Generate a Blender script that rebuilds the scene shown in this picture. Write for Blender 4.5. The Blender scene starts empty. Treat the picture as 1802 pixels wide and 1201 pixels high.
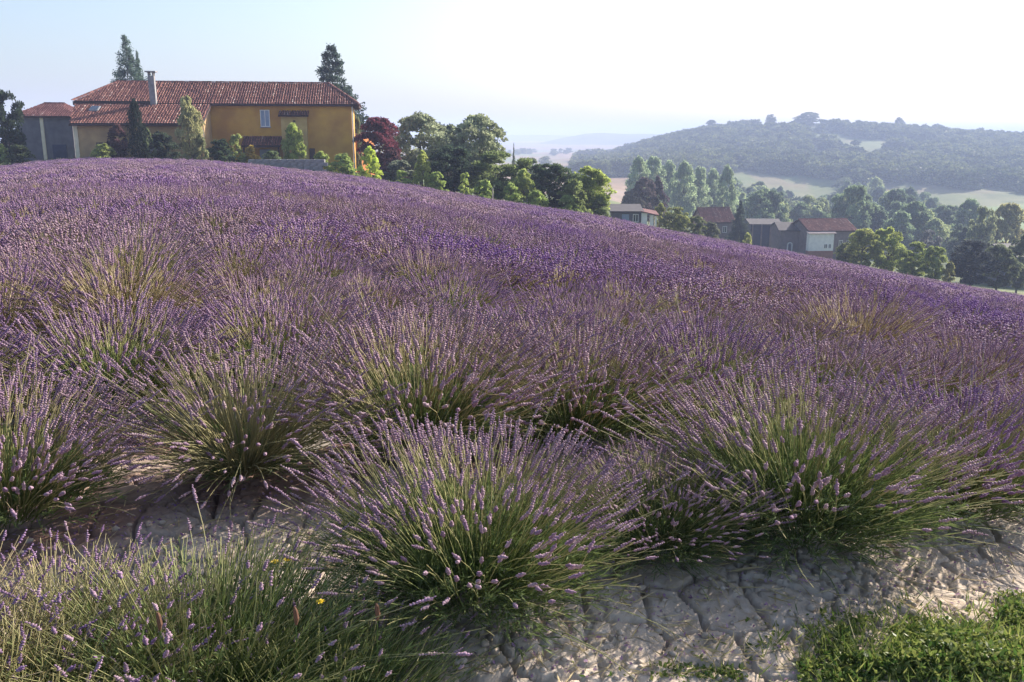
import bpy, math, random
import numpy as np
from mathutils import Vector, Matrix, Euler

scene = bpy.context.scene
C = scene.collection
R = math.radians
random.seed(7)

# ------------------------------------------------------------------ camera
F = 1560.0                       # focal length in pixels of an 1802 px wide frame
HORIZON = 245.0
PITCH = math.atan((600.5 - HORIZON) / F)
CP, SP = math.cos(PITCH), math.sin(PITCH)
cam_d = bpy.data.cameras.new("camera")
cam_d.sensor_width = 36.0
cam_d.lens = 36.0 * F / 1802.0
cam_d.clip_start = 0.05
cam_d.clip_end = 30000.0
cam = bpy.data.objects.new("camera", cam_d)
C.objects.link(cam)
cam.location = (0, 0, 0)
cam.rotation_euler = (math.pi / 2 - PITCH, 0, 0)
scene.camera = cam

# ------------------------------------------------------------------ sky, sun, exposure
SUN_AZ, SUN_EL = R(47), R(27)    # azimuth to the right of the view direction
world = bpy.data.worlds.new("World")
scene.world = world
world.use_nodes = True
wn = world.node_tree
wn.nodes.clear()
w_out = wn.nodes.new("ShaderNodeOutputWorld")
w_bg = wn.nodes.new("ShaderNodeBackground")
w_sky = wn.nodes.new("ShaderNodeTexSky")
w_sky.sky_type = 'NISHITA'
w_sky.sun_disc = False
w_sky.sun_elevation = SUN_EL
w_sky.sun_rotation = SUN_AZ
w_sky.air_density = 1.0
w_sky.dust_density = 3.0
w_sky.ozone_density = 2.6
w_bg.inputs["Strength"].default_value = 0.108
wn.links.new(w_sky.outputs[0], w_bg.inputs[0])
wn.links.new(w_bg.outputs[0], w_out.inputs[0])

sun_d = bpy.data.lights.new("sun", 'SUN')
sun_d.energy = 5.0
sun_d.angle = R(0.6)
sun_d.color = (1.0, 0.91, 0.80)
sun = bpy.data.objects.new("sun", sun_d)
C.objects.link(sun)
sdir = Vector((math.sin(SUN_AZ) * math.cos(SUN_EL), math.cos(SUN_AZ) * math.cos(SUN_EL), math.sin(SUN_EL)))
sun.rotation_euler = sdir.to_track_quat('Z', 'Y').to_euler()
sun.location = (30, 30, 60)

vs = scene.view_settings
vs.view_transform = 'Standard'
vs.look = 'None'
vs.exposure = 1.15
vs.gamma = 1.0
vs.use_curve_mapping = False
scene.cycles.volume_bounces = 1
scene.cycles.max_bounces = 8
scene.cycles.diffuse_bounces = 3
scene.cycles.transmission_bounces = 4
HAZE = 0.00055

# ------------------------------------------------------------------ measuring helpers
def PX(px, py, y):
    """World point at forward distance y that the camera sees at photo pixel (px, py)."""
    v = (600.5 - py) / F
    u = (px - 901.0) / F
    z = y * (v * CP - SP) / (CP + v * SP)
    d = y * CP - z * SP
    return Vector((u * d, y, z))

def px_per_m(y):
    return F / (y * CP)

# value noise in numpy
def vnoise(x, y, seed=0):
    x = np.asarray(x, float); y = np.asarray(y, float)
    xi = np.floor(x).astype(np.int64); yi = np.floor(y).astype(np.int64)
    xf = x - xi; yf = y - yi
    def h(a, b):
        n = (a * 374761393 + b * 668265263 + seed * 982451653) & 0xffffffff
        n = ((n ^ (n >> 13)) * 1274126177) & 0xffffffff
        return ((n ^ (n >> 16)) & 0xffff) / 65535.0
    u = xf * xf * (3 - 2 * xf); v = yf * yf * (3 - 2 * yf)
    return (h(xi, yi) * (1 - u) + h(xi + 1, yi) * u) * (1 - v) + (h(xi, yi + 1) * (1 - u) + h(xi + 1, yi + 1) * u) * v

def fbm(x, y, seed=0, o=4):
    s = 0; a = 1; t = 0
    for i in range(o):
        s = s + a * vnoise(x * 2 ** i, y * 2 ** i, seed + i); t += a; a *= 0.5
    return s / t

# ------------------------------------------------------------------ mesh helpers
def np_mesh(name, V, Fa, mat=None, attrs=None, smooth=False, colors=None):
    """Mesh from numpy arrays; Fa has the same number of corners per face."""
    V = np.asarray(V, np.float32).reshape(-1, 3)
    Fa = np.asarray(Fa, np.int32)
    me = bpy.data.meshes.new(name)
    n, k = Fa.shape
    me.vertices.add(len(V)); me.vertices.foreach_set("co", V.ravel())
    me.loops.add(n * k); me.loops.foreach_set("vertex_index", Fa.ravel())
    me.polygons.add(n)
    me.polygons.foreach_set("loop_start", np.arange(0, n * k, k, dtype=np.int32))
    me.polygons.foreach_set("loop_total", np.full(n, k, np.int32))
    if smooth:
        me.polygons.foreach_set("use_smooth", np.ones(n, bool))
    me.update(calc_edges=True)
    for an, av in (attrs or {}).items():
        a = me.attributes.new(an, 'FLOAT', 'POINT')
        a.data.foreach_set("value", np.asarray(av, np.float32))
    if colors is not None:
        a = me.attributes.new("tint", 'FLOAT_COLOR', 'POINT')
        cc = np.ones((len(V), 4), np.float32); cc[:, :3] = colors
        a.data.foreach_set("color", cc.ravel())
    if mat:
        me.materials.append(mat)
    return me

class MB:
    """Collects boxes, tubes and faces into one mesh."""
    def __init__(self):
        self.v = []; self.f = []
    def face(self, pts):
        i = len(self.v); self.v += [tuple(p) for p in pts]; self.f.append(tuple(range(i, i + len(pts))))
        return self
    def box(self, x0, x1, y0, y1, z0, z1):
        i = len(self.v)
        self.v += [(x0, y0, z0), (x1, y0, z0), (x1, y1, z0), (x0, y1, z0), (x0, y0, z1), (x1, y0, z1), (x1, y1, z1), (x0, y1, z1)]
        self.f += [tuple(i + k for k in q) for q in ((0, 3, 2, 1), (4, 5, 6, 7), (0, 1, 5, 4), (1, 2, 6, 5), (2, 3, 7, 6), (3, 0, 4, 7))]
        return self
    def slab(self, pts, th):
        """A polygon (counter-clockwise from above) with thickness th below it."""
        n = len(pts); i = len(self.v)
        self.v += [tuple(p) for p in pts] + [(p[0], p[1], p[2] - th) for p in pts]
        self.f.append(tuple(i + k for k in range(n)))
        self.f.append(tuple(i + n + k for k in reversed(range(n))))
        for k in range(n):
            m = (k + 1) % n
            self.f.append((i + k, i + n + k, i + n + m, i + m))
        return self
    def tube(self, pts, rads, sides=6):
        pts = [Vector(p) for p in pts]; base = len(self.v)
        for j, p in enumerate(pts):
            t = (pts[min(j + 1, len(pts) - 1)] - pts[max(j - 1, 0)]).normalized()
            a = t.cross(Vector((0.31, 0.83, 0.46))).normalized(); b = t.cross(a)
            for k in range(sides):
                an = 2 * math.pi * k / sides
                self.v.append(tuple(p + (a * math.cos(an) + b * math.sin(an)) * rads[j]))
        for j in range(len(pts) - 1):
            for k in range(sides):
                m = (k + 1) % sides
                self.f.append((base + j * sides + k, base + j * sides + m, base + (j + 1) * sides + m, base + (j + 1) * sides + k))
        self.f.append(tuple(base + (len(pts) - 1) * sides + k for k in range(sides)))
        return self
    def mesh(self, name, mat):
        me = bpy.data.meshes.new(name)
        me.from_pydata(self.v, [], self.f)
        me.materials.append(mat)
        return me

def link(name, me, parent=None, kind=None):
    o = bpy.data.objects.new(name, me)
    C.objects.link(o)
    if parent:
        o.parent = parent
    if kind:
        o["kind"] = kind
    return o

def thing(name, label, cat, loc=(0, 0, 0), rz=0.0, group=None):
    o = bpy.data.objects.new(name, None)
    o.empty_display_size = 0.2
    C.objects.link(o)
    o.location = loc; o.rotation_euler = (0, 0, rz)
    o["label"] = label; o["category"] = cat
    if group:
        o["group"] = group
    return o

def tag(o, label, cat, group=None):
    o["label"] = label; o["category"] = cat
    if group:
        o["group"] = group
    return o

# ------------------------------------------------------------------ materials
def nm(name):
    m = bpy.data.materials.new(name); m.use_nodes = True
    nt = m.node_tree; nt.nodes.clear()
    out = nt.nodes.new("ShaderNodeOutputMaterial")
    return m, nt, out

def N(nt, t, **kw):
    n = nt.nodes.new(t)
    for k, v in kw.items():
        if hasattr(n, k):
            setattr(n, k, v)
        else:
            n.inputs[k.replace("_", " ")].default_value = v
    return n

def mixc(nt, fac, a, b, mode='MIX'):
    n = nt.nodes.new("ShaderNodeMix"); n.data_type = 'RGBA'; n.blend_type = mode
    for sock, val in ((n.inputs[0], fac), (n.inputs[6], a), (n.inputs[7], b)):
        if isinstance(val, bpy.types.NodeSocket):
            nt.links.new(val, sock)
        elif isinstance(val, (int, float)):
            sock.default_value = val
        else:
            sock.default_value = (*val, 1.0)
    return n.outputs[2]

def rng(nt, val, a, b, c=0.0, d=1.0):
    n = nt.nodes.new("ShaderNodeMapRange")
    nt.links.new(val, n.inputs[0])
    n.inputs[1].default_value = a; n.inputs[2].default_value = b
    n.inputs[3].default_value = c; n.inputs[4].default_value = d
    return n.outputs[0]

def noise(nt, scale, vec=None, detail=3.0):
    n = nt.nodes.new("ShaderNodeTexNoise"); n.inputs["Scale"].default_value = scale; n.inputs["Detail"].default_value = detail
    if vec is None:
        tc = nt.nodes.new("ShaderNodeTexCoord"); vec = tc.outputs["Object"]
    nt.links.new(vec, n.inputs["Vector"])
    return n.outputs["Fac"]

def attr(nt, name, out="Fac"):
    n = nt.nodes.new("ShaderNodeAttribute"); n.attribute_name = name
    return n.outputs[out]

def leaf_shader(nt, out, col, trans=0.35, rough=0.7, spec=0.15):
    p = N(nt, "ShaderNodeBsdfPrincipled")
    nt.links.new(col, p.inputs["Base Color"])
    p.inputs["Roughness"].default_value = rough
    p.inputs["Specular IOR Level"].default_value = spec
    t = N(nt, "ShaderNodeBsdfTranslucent")
    nt.links.new(col, t.inputs["Color"])
    m = N(nt, "ShaderNodeMixShader"); m.inputs[0].default_value = trans
    nt.links.new(p.outputs[0], m.inputs[1]); nt.links.new(t.outputs[0], m.inputs[2])
    nt.links.new(m.outputs[0], out.inputs[0])

def mat_plain(name, a, b=None, scale=3.0, rough=0.85, bump=0.0, bscale=20.0, spec=0.3):
    m, nt, out = nm(name)
    p = N(nt, "ShaderNodeBsdfPrincipled")
    p.inputs["Roughness"].default_value = rough
    p.inputs["Specular IOR Level"].default_value = spec
    b = b or tuple(c * 0.75 for c in a)
    f = rng(nt, noise(nt, scale, detail=5), 0.35, 0.65)
    nt.links.new(mixc(nt, f, a, b), p.inputs["Base Color"])
    if bump:
        bn = N(nt, "ShaderNodeBump"); bn.inputs["Strength"].default_value = bump; bn.inputs["Distance"].default_value = 0.03
        nt.links.new(noise(nt, bscale, detail=4), bn.inputs["Height"])
        nt.links.new(bn.outputs[0], p.inputs["Normal"])
    nt.links.new(p.outputs[0], out.inputs[0])
    return m

# tree leaves: the object colour is the leaf colour of the species, with a random leaf to leaf spread
def mat_crown():
    m, nt, out = nm("tree_leaf")
    oi = N(nt, "ShaderNodeObjectInfo")
    r = attr(nt, "rnd")
    mul = rng(nt, r, 0, 1, 0.75, 1.95)
    vm = nt.nodes.new("ShaderNodeVectorMath"); vm.operation = 'SCALE'
    nt.links.new(oi.outputs["Color"], vm.inputs[0]); nt.links.new(mul, vm.inputs["Scale"])
    leaf_shader(nt, out, vm.outputs[0], 0.5)
    return m
M_CROWN = mat_crown()

# woods seen from afar: colour from a few greens, picked tree by tree
def mat_wood_leaf():
    m, nt, out = nm("wood_leaf")
    oi = N(nt, "ShaderNodeObjectInfo")
    c = mixc(nt, oi.outputs["Random"], (0.035, 0.06, 0.025), (0.19, 0.21, 0.085))
    mul = rng(nt, attr(nt, "rnd"), 0, 1, 0.6, 1.4)
    vm = nt.nodes.new("ShaderNodeVectorMath"); vm.operation = 'SCALE'
    nt.links.new(c, vm.inputs[0]); nt.links.new(mul, vm.inputs["Scale"])
    leaf_shader(nt, out, vm.outputs[0], 0.3)
    return m
M_WOOD = mat_wood_leaf()
M_BARK = mat_plain("bark", (0.11, 0.085, 0.06), (0.06, 0.045, 0.035), 6, 0.9, 0.5, 14)

def loc_noise(nt, scale):
    oi = N(nt, "ShaderNodeObjectInfo")
    n = nt.nodes.new("ShaderNodeTexNoise"); n.inputs["Scale"].default_value = scale; n.inputs["Detail"].default_value = 3
    nt.links.new(oi.outputs["Location"], n.inputs["Vector"])
    return n.outputs["Fac"], oi

def mat_spike():
    m, nt, out = nm("lavender_flower")
    f, oi = loc_noise(nt, 0.16)
    r = attr(nt, "rnd")
    fresh = mixc(nt, r, (0.205, 0.10, 0.295), (0.39, 0.245, 0.455))
    faded = mixc(nt, r, (0.31, 0.20, 0.28), (0.46, 0.34, 0.37))
    k = nt.nodes.new("ShaderNodeMath"); k.operation = 'ADD'
    nt.links.new(rng(nt, f, 0.38, 0.72), k.inputs[0])
    nt.links.new(rng(nt, oi.outputs["Random"], 0, 1, -0.45, 0.40), k.inputs[1]); k.use_clamp = True
    leaf_shader(nt, out, mixc(nt, k.outputs[0], faded, fresh), 0.3, 0.8, 0.1)
    return m
M_SPIKE = mat_spike()

def mat_stem():
    m, nt, out = nm("lavender_stem")
    f, oi = loc_noise(nt, 0.35)
    t = attr(nt, "t"); r = attr(nt, "rnd")
    tan = mixc(nt, r, (0.34, 0.275, 0.13), (0.50, 0.41, 0.25))
    grn = mixc(nt, r, (0.125, 0.185, 0.045), (0.24, 0.30, 0.085))
    g = nt.nodes.new("ShaderNodeMath"); g.operation = 'ADD'; g.use_clamp = True
    nt.links.new(rng(nt, t, 0.25, 0.9), g.inputs[0])
    nt.links.new(rng(nt, f, 0.3, 0.7, -0.5, 0.4), g.inputs[1])
    leaf_shader(nt, out, mixc(nt, g.outputs[0], grn, tan), 0.25, 0.6, 0.25)
    return m
M_STEM = mat_stem()

def mat_lavleaf():
    m, nt, out = nm("lavender_leaf")
    r = attr(nt, "rnd")
    leaf_shader(nt, out, mixc(nt, r, (0.075, 0.115, 0.04), (0.19, 0.24, 0.085)), 0.3, 0.7, 0.2)
    return m
M_LLEAF = mat_lavleaf()

def mat_weed():
    m, nt, out = nm("weed_leaf")
    r = attr(nt, "rnd")
    leaf_shader(nt, out, mixc(nt, r, (0.06, 0.125, 0.022), (0.27, 0.29, 0.085)), 0.42, 0.5, 0.3)
    return m
M_WEED = mat_weed()

def mat_soil(name, tint=False):
    m, nt, out = nm(name)
    p = N(nt, "ShaderNodeBsdfPrincipled"); p.inputs["Roughness"].default_value = 0.95
    p.inputs["Specular IOR Level"].default_value = 0.1
    tc = nt.nodes.new("ShaderNodeTexCoord")
    f1 = noise(nt, 1.7, tc.outputs["Object"], 6); f2 = noise(nt, 22, tc.outputs["Object"], 6)
    if tint:
        c = attr(nt, "tint", "Color")
        c = mixc(nt, rng(nt, noise(nt, 0.06, tc.outputs["Object"], 8), 0.35, 0.65), c, mixc(nt, 1.0, c, (0.72, 0.78, 0.7), 'MULTIPLY'))
        c = mixc(nt, rng(nt, f1, 0.4, 0.65, 0, 0.5), c, mixc(nt, 1.0, c, (0.6, 0.62, 0.55), 'MULTIPLY'))
    else:
        c = mixc(nt, rng(nt, f1, 0.35, 0.62), (0.50, 0.42, 0.335), (0.36, 0.29, 0.22))
        c = mixc(nt, rng(nt, f2, 0.45, 0.7, 0, 0.7), c, (0.52, 0.455, 0.385))
        # reddish brown litter of fallen flowers and painted shade in the lane between the rows
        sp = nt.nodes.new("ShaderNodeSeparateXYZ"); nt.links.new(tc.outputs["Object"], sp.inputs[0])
        c = mixc(nt, rng(nt, attr(nt, "litter_and_shade"), 0.2, 0.8, 0, 0.85), c, mixc(nt, f2, (0.13, 0.065, 0.05), (0.25, 0.14, 0.11)))
    nt.links.new(c, p.inputs["Base Color"])
    bn = N(nt, "ShaderNodeBump"); bn.inputs["Strength"].default_value = 0.7; bn.inputs["Distance"].default_value = 0.012
    nt.links.new(noise(nt, 45, tc.outputs["Object"], 8), bn.inputs["Height"])
    nt.links.new(bn.outputs[0], p.inputs["Normal"])
    nt.links.new(p.outputs[0], out.inputs[0])
    return m
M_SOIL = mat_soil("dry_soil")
M_LAND = mat_soil("land", True)

# ------------------------------------------------------------------ terrain
COLS = {   # photo column: field edge (distance, row of the flower tops), then (distance, row) of the land beyond
    -500: [(66, 345), (100, 345), (300, 300), (1000, 262), (5500, 246)],
    0: [(76, 288), (100, 290), (300, 268), (1000, 254), (5500, 246)],
    130: [(78, 272), (100, 274), (300, 264), (1000, 254), (5500, 246)],
    370: [(78, 277), (100, 283), (300, 270), (1000, 254), (5500, 246)],
    620: [(79, 304), (95, 300), (300, 290), (1000, 262), (5500, 246)],
    860: [(73, 346), (95, 352), (150, 352), (300, 345), (600, 305), (1200, 275), (3000, 252), (5500, 244)],
    1060: [(76, 376), (95, 388), (150, 390), (300, 352), (600, 308), (1200, 280), (3000, 252), (5500, 244)],
    1200: [(80, 407), (95, 420), (160, 420), (300, 405), (450, 350), (600, 303), (900, 248), (1100, 238), (1500, 250), (3000, 255), (5500, 244)],
    1400: [(80, 441), (95, 455), (160, 452), (250, 445), (350, 425), (450, 390), (600, 318), (800, 262), (1000, 219), (1300, 240), (3000, 255), (5500, 244)],
    1600: [(75, 482), (90, 497), (140, 495), (250, 460), (350, 425), (450, 390), (600, 322), (800, 266), (1000, 232), (1300, 250), (3000, 255), (5500, 244)],
    1802: [(69, 517), (85, 530), (140, 515), (250, 455), (350, 400), (450, 362), (600, 320), (800, 274), (1000, 250), (1300, 262), (3000, 255), (5500, 244)],
    2300: [(58, 610), (75, 625), (140, 565), (250, 470), (450, 370), (800, 285), (1000, 262), (1300, 268), (3000, 255), (5500, 244)],
}
VEG = 0.85
Z0 = -1.55
RR = np.concatenate([np.geomspace(0.4, 20, 40)[:-1], np.geomspace(20, 120, 70)[:-1], np.geomspace(120, 1400, 90)[:-1], np.geomspace(1400, 6200, 30)])
AZ = np.radians(np.arange(-180, 180.01, 0.5))
azc, edge_r, cols_z = [], [], []
for pxc, pts in sorted(COLS.items()):
    w = [PX(pxc, py, y) for y, py in pts]
    a = math.atan2(w[0].x, w[0].y)
    rs = [math.hypot(p.x, p.y) for p in w]
    zs = [p.z for p in w]; zs[0] -= VEG
    # rows (angles) interpolated over the log of the distance
    re, ze = rs[0], zs[0]
    sl = [z / r for z, r in zip(zs, rs)]
    z = np.empty_like(RR)
    t = np.clip((RR - 3.0) / (re - 3.0), 0, 1)
    z_in = Z0 + (ze - Z0) * t ** 1.0
    z_out = np.interp(np.log(RR), np.log(rs), sl) * RR
    z = np.where(RR <= re, z_in, z_out)
    azc.append(a); edge_r.append(re); cols_z.append(z)
azc = np.array(azc); edge_r = np.array(edge_r); cols_z = np.array(cols_z)
GZ = np.empty((len(AZ), len(RR)))
for j in range(len(RR)):
    GZ[:, j] = np.interp(AZ, azc, cols_z[:, j])
EDGE = np.interp(AZ, azc, edge_r)
# behind the camera the ground levels out
wgt = np.clip((np.abs(AZ) - R(70)) / R(60), 0, 1)[:, None]
GZ = GZ * (1 - wgt) + (Z0 - 0.02 * RR[None, :]) * wgt
k = np.exp(-0.5 * (np.arange(-8, 9) / 3.0) ** 2); k /= k.sum()
GZ = np.apply_along_axis(lambda c: np.convolve(np.pad(c, 8, mode='wrap'), k, 'valid'), 0, GZ)
# relief on the far land
xx = RR[None, :] * np.sin(AZ)[:, None]; yy = RR[None, :] * np.cos(AZ)[:, None]
GZ += (fbm(xx / 90, yy / 90, 3) - 0.5) * np.clip((RR[None, :] - 180) / 400, 0, 1) * 9

def ground(x, y):
    x = np.asarray(x, float); y = np.asarray(y, float)
    r = np.clip(np.hypot(x, y), RR[0], RR[-1] * 0.999); a = np.arctan2(x, y)
    fa = np.clip((a - AZ[0]) / (AZ[1] - AZ[0]), 0, len(AZ) - 1.001); ia = fa.astype(int); fa = fa - ia
    ir = np.clip(np.searchsorted(RR, r) - 1, 0, len(RR) - 2); fr = (r - RR[ir]) / (RR[ir + 1] - RR[ir])
    return (GZ[ia, ir] * (1 - fr) + GZ[ia, ir + 1] * fr) * (1 - fa) + (GZ[ia + 1, ir] * (1 - fr) + GZ[ia + 1, ir + 1] * fr) * fa

def gz(x, y):
    return float(ground(np.array([x]), np.array([y]))[0])

def field_edge(x, y):
    return np.interp(np.arctan2(x, y), azc, edge_r)

def to_px(x, y, z):
    d = y * CP - z * SP; up = y * SP + z * CP
    return 901 + F * x / d, 600.5 - F * up / d

# the row direction of the lavender
RT = np.array([math.cos(R(31.5)), math.sin(R(31.5))]); RN = np.array([-math.sin(R(31.5)), math.cos(R(31.5))])
PATCH = (-3.0, 3.7, 1.2, 5.0)
ST = 0.0098

def make_terrain():
    na, nr = len(AZ), len(RR)
    Z = GZ.copy()
    inp = (xx > PATCH[0] + .3) & (xx < PATCH[1] - .3) & (yy > PATCH[2] + .3) & (yy < PATCH[3] - .3)
    Z[inp] -= 0.12
    V = np.stack([xx, yy, Z], -1).reshape(-1, 3)
    ia, ir = np.meshgrid(np.arange(na - 1), np.arange(nr - 1), indexing='ij')
    i0 = ia * nr + ir
    Fa = np.stack([i0, i0 + nr, i0 + nr + 1, i0 + 1], -1).reshape(-1, 4)[:, ::-1]
    # what grows or lies where
    x, y, z = V[:, 0], V[:, 1], V[:, 2]; r = np.hypot(x, y)
    px = 901 + F * x / np.maximum(y * CP - z * SP, 0.3)
    col = np.tile(np.array([0.36, 0.31, 0.27]), (len(V), 1))
    edge = field_edge(x, y)
    n1 = fbm(x / 60, y / 60, 11); n2 = fbm(x / 25, y / 12, 21)
    def put(mask, c):
        col[mask] = c
    out = r > edge + 1.5
    put(out, (0.12, 0.13, 0.055))
    put(out & (r > 150), (0.10, 0.125, 0.05))
    put(out & (r > 150) & (n1 > 0.58), (0.17, 0.19, 0.08))
    put(out & (r < 150) & (n2 > 0.55), (0.20, 0.18, 0.09))
    put(out & (px > 1060) & (px < 1200) & (r > 115) & (r < 190), (0.50, 0.40, 0.20))
    put(out & (px > 1310) & (px < 1440) & (r < 130), (0.42, 0.36, 0.27))
    # the plain in the gap behind the garden trees
    pl = (px < 1150) & (r > 430) & (y > 0)
    band = vnoise(x * 0 + np.log(np.maximum(r, 1)) * 9, px / 130.0, 5)
    put(pl, (0.27, 0.215, 0.13)); put(pl & (band > 0.5), (0.33, 0.22, 0.155)); put(pl & (band < 0.28), (0.22, 0.24, 0.12))
    put((px < 1150) & (px > 930) & (r > 330) & (r < 430), (0.36, 0.26, 0.22))
    put((px > 1640) & (r > 340) & (r < 560), (0.20, 0.27, 0.10))
    put((px > 1150) & (r > 540) & (r < 700) & (n2 > 0.5), (0.20, 0.20, 0.10))
    put((px > 1330) & (px < 1620) & (r > 760) & (r < 960) & (n1 > 0.46), (0.15, 0.17, 0.075))
    hillside = (px > 1120) & (r > 600) & (r < 1200)
    put(hillside & (n1 > .5) & (n2 > .45), (0.17, 0.20, 0.085)); put(hillside & (n1 > .5) & (n2 <= .45), (0.24, 0.20, 0.12))
    col *= (0.85 + 0.3 * fbm(x / 9, y / 9, 31))[:, None]
    me = np_mesh("terrain", V, Fa, M_LAND, smooth=True, colors=col)
    o = link("terrain", me, kind="structure")
    return o
make_terrain()

def make_soil():
    x0, x1, y0, y1 = PATCH; st = ST
    X = np.arange(x0, x1, st); Y = np.arange(y0, y1, st)
    gx, gy = np.meshgrid(X, Y, indexing='ij')
    wx = gx + 0.05 * (fbm(gx * 9, gy * 9, 51) - .5); wy = gy + 0.05 * (fbm(gx * 9 + 7, gy * 9, 52) - .5)
    def cells(s, seed):
        cx = np.floor(wx / s).astype(int); cy = np.floor(wy / s).astype(int)
        d1 = np.full(gx.shape, 9.0); d2 = np.full(gx.shape, 9.0); hid = np.zeros(gx.shape)
        for dx in (-1, 0, 1):
            for dy in (-1, 0, 1):
                ax, ay = cx + dx, cy + dy
                fx = (ax + 0.1 + 0.8 * vnoise(ax, ay, seed)) * s; fy = (ay + 0.1 + 0.8 * vnoise(ax, ay, seed + 9)) * s
                d = np.hypot(wx - fx, wy - fy); hh = vnoise(ax, ay, seed + 20)
                hid = np.where(d < d1, hh, hid)
                d2 = np.where(d < d1, d1, np.minimum(d2, d)); d1 = np.minimum(d1, d)
        return d2 - d1, hid
    e1, h1 = cells(0.22, 61); e2, h2 = cells(0.085, 71)
    m1 = np.clip((fbm(gx * 1.3, gy * 1.3, 81) - 0.30) / 0.12, 0, 1)
    m2 = np.clip((fbm(gx * 2.1, gy * 2.1, 91) - 0.5) / 0.1, 0, 1)
    z = ground(gx, gy)
    rowd = (gx * RN[0] + gy * RN[1] - 2.25) / 1.6
    z = z + 0.05 * np.cos(2 * np.pi * rowd) * np.clip((gx * RN[0] + gy * RN[1] - 1.4), 0, 1)
    z += 0.05 * (fbm(gx * 2.2, gy * 2.2, 101, 3) - .5) + 0.013 * (fbm(gx * 9, gy * 9, 111, 5) - .5) + 0.010 * (h1 - .5) + 0.005 * (h2 - .5) * m2
    z -= 0.045 * m1 * np.clip(1.3 - e1 / 0.013, 0, 1) + 0.022 * m2 * np.clip(1.2 - e2 / 0.010, 0, 1)
    ed = np.minimum(np.minimum(gx - x0, x1 - gx), np.minimum(gy - y0, y1 - gy))
    z -= 0.3 * np.clip(1 - ed / 0.3, 0, 1) ** 2
    V = np.stack([gx, gy, z], -1).reshape(-1, 3)
    n, m = gx.shape
    i, j = np.meshgrid(np.arange(n - 1), np.arange(m - 1), indexing='ij'); i0 = i * m + j
    Fa = np.stack([i0, i0 + m, i0 + m + 1, i0 + 1], -1).reshape(-1, 4)
    nn = gx * RN[0] + gy * RN[1]
    lit = np.clip((nn - np.where(gx < -.3, 3.3, 2.6)) / .4, 0, 1) * (0.15 + 1.1 * fbm(gx * 2.4, gy * 2.4, 121)) * np.where(gx < -1.2, 1.0, .9)  # lane soil darkened: its shade painted in along with the debris
    me = np_mesh("soil", V, Fa, M_SOIL, attrs={"litter_and_shade": lit.ravel()}, smooth=True)
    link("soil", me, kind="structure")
    return X, Y, z
SX, SY, SZ = make_soil()

def soil_z(x, y):
    i = int((x - PATCH[0]) / ST); j = int((y - PATCH[2]) / ST)
    if 20 < i < len(SX) - 20 and 20 < j < len(SY) - 20:
        return float(SZ[i, j])
    return gz(x, y)

# far blue ridges
def ridge(name, px0, px1, y, pys, depth, mat, seed):
    n = 60; m = 12
    V = []
    for i in range(n + 1):
        f = i / n; px = px0 + (px1 - px0) * f
        top = np.interp(px, [p for p, _ in pys], [q for _, q in pys]) - 1.5 * (fbm(np.array([px / 9.0]), np.array([seed * 3.1]), seed)[0] - .5)
        p = PX(px, top, y)
        g = gz(p.x, y)
        for j in range(m + 1):
            t = j / m * 2 - 1
            yy_ = y + depth * t
            V.append((p.x * yy_ / y, yy_, g - 8 + (max(p.z - g, 0) + 8) * (math.cos(t * math.pi) * .5 + .5)))
    i, j = np.meshgrid(np.arange(n), np.arange(m), indexing='ij'); i0 = i * (m + 1) + j
    Fa = np.stack([i0, i0 + m + 1, i0 + m + 2, i0 + 1], -1).reshape(-1, 4)
    link(name, np_mesh(name, V, Fa, mat, smooth=True), kind="structure")
M_RIDGE = mat_plain("wooded_ridge", (0.05, 0.065, 0.03), (0.09, 0.10, 0.045), 0.02)
ridge("distant_hill", 900, 1290, 2900, [(900, 262), (960, 250), (990, 243), (1030, 236), (1060, 234), (1100, 236), (1150, 236), (1200, 240), (1260, 252), (1290, 265)], 300, M_RIDGE, 4)
ridge("distant_plateau", 700, 1250, 4200, [(700, 240), (885, 238), (930, 237), (1000, 239), (1250, 240)], 600, M_RIDGE, 6)

# ------------------------------------------------------------------ haze: a closed box of pale air
def make_haze():
    m, nt, out = nm("haze_air")
    v = N(nt, "ShaderNodeVolumePrincipled")
    v.inputs["Color"].default_value = (0.58, 0.69, 1.0, 1)
    v.inputs["Density"].default_value = HAZE
    v.inputs["Anisotropy"].default_value = 0.0
    nt.links.new(v.outputs[0], out.inputs["Volume"])
    b = MB().box(-6400, 6400, -6400, 6400, float(GZ.min()) - 12, 68)
    link("haze", b.mesh("haze", m), kind="stuff")
make_haze()

# ------------------------------------------------------------------ lavender
def frames(T):
    ref = np.where(np.abs(T[..., 2:3]) > 0.9, np.array([1.0, 0, 0]), np.array([0, 0, 1.0]))
    A = np.cross(T, ref); A /= np.linalg.norm(A, axis=-1, keepdims=True) + 1e-9
    return A, np.cross(T, A)

def tubes(P, rad, sides):
    """P: (n, k, 3) polylines, rad (k,) -> verts, quad faces."""
    n, kk, _ = P.shape
    T = np.gradient(P, axis=1); T /= np.linalg.norm(T, axis=-1, keepdims=True) + 1e-9
    A, B = frames(T)
    an = 2 * np.pi * np.arange(sides) / sides
    V = P[:, :, None, :] + rad[None, :, None, None] * (A[:, :, None, :] * np.cos(an)[None, None, :, None] + B[:, :, None, :] * np.sin(an)[None, None, :, None])
    i = np.arange(n)[:, None, None]; j = np.arange(kk - 1)[None, :, None]; s = np.arange(sides)[None, None, :]
    base = i * kk * sides + j * sides
    Fa = np.stack([base + s, base + (s + 1) % sides, base + sides + (s + 1) % sides, base + sides + s], -1).reshape(-1, 4)
    return V.reshape(-1, 3), Fa

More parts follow.
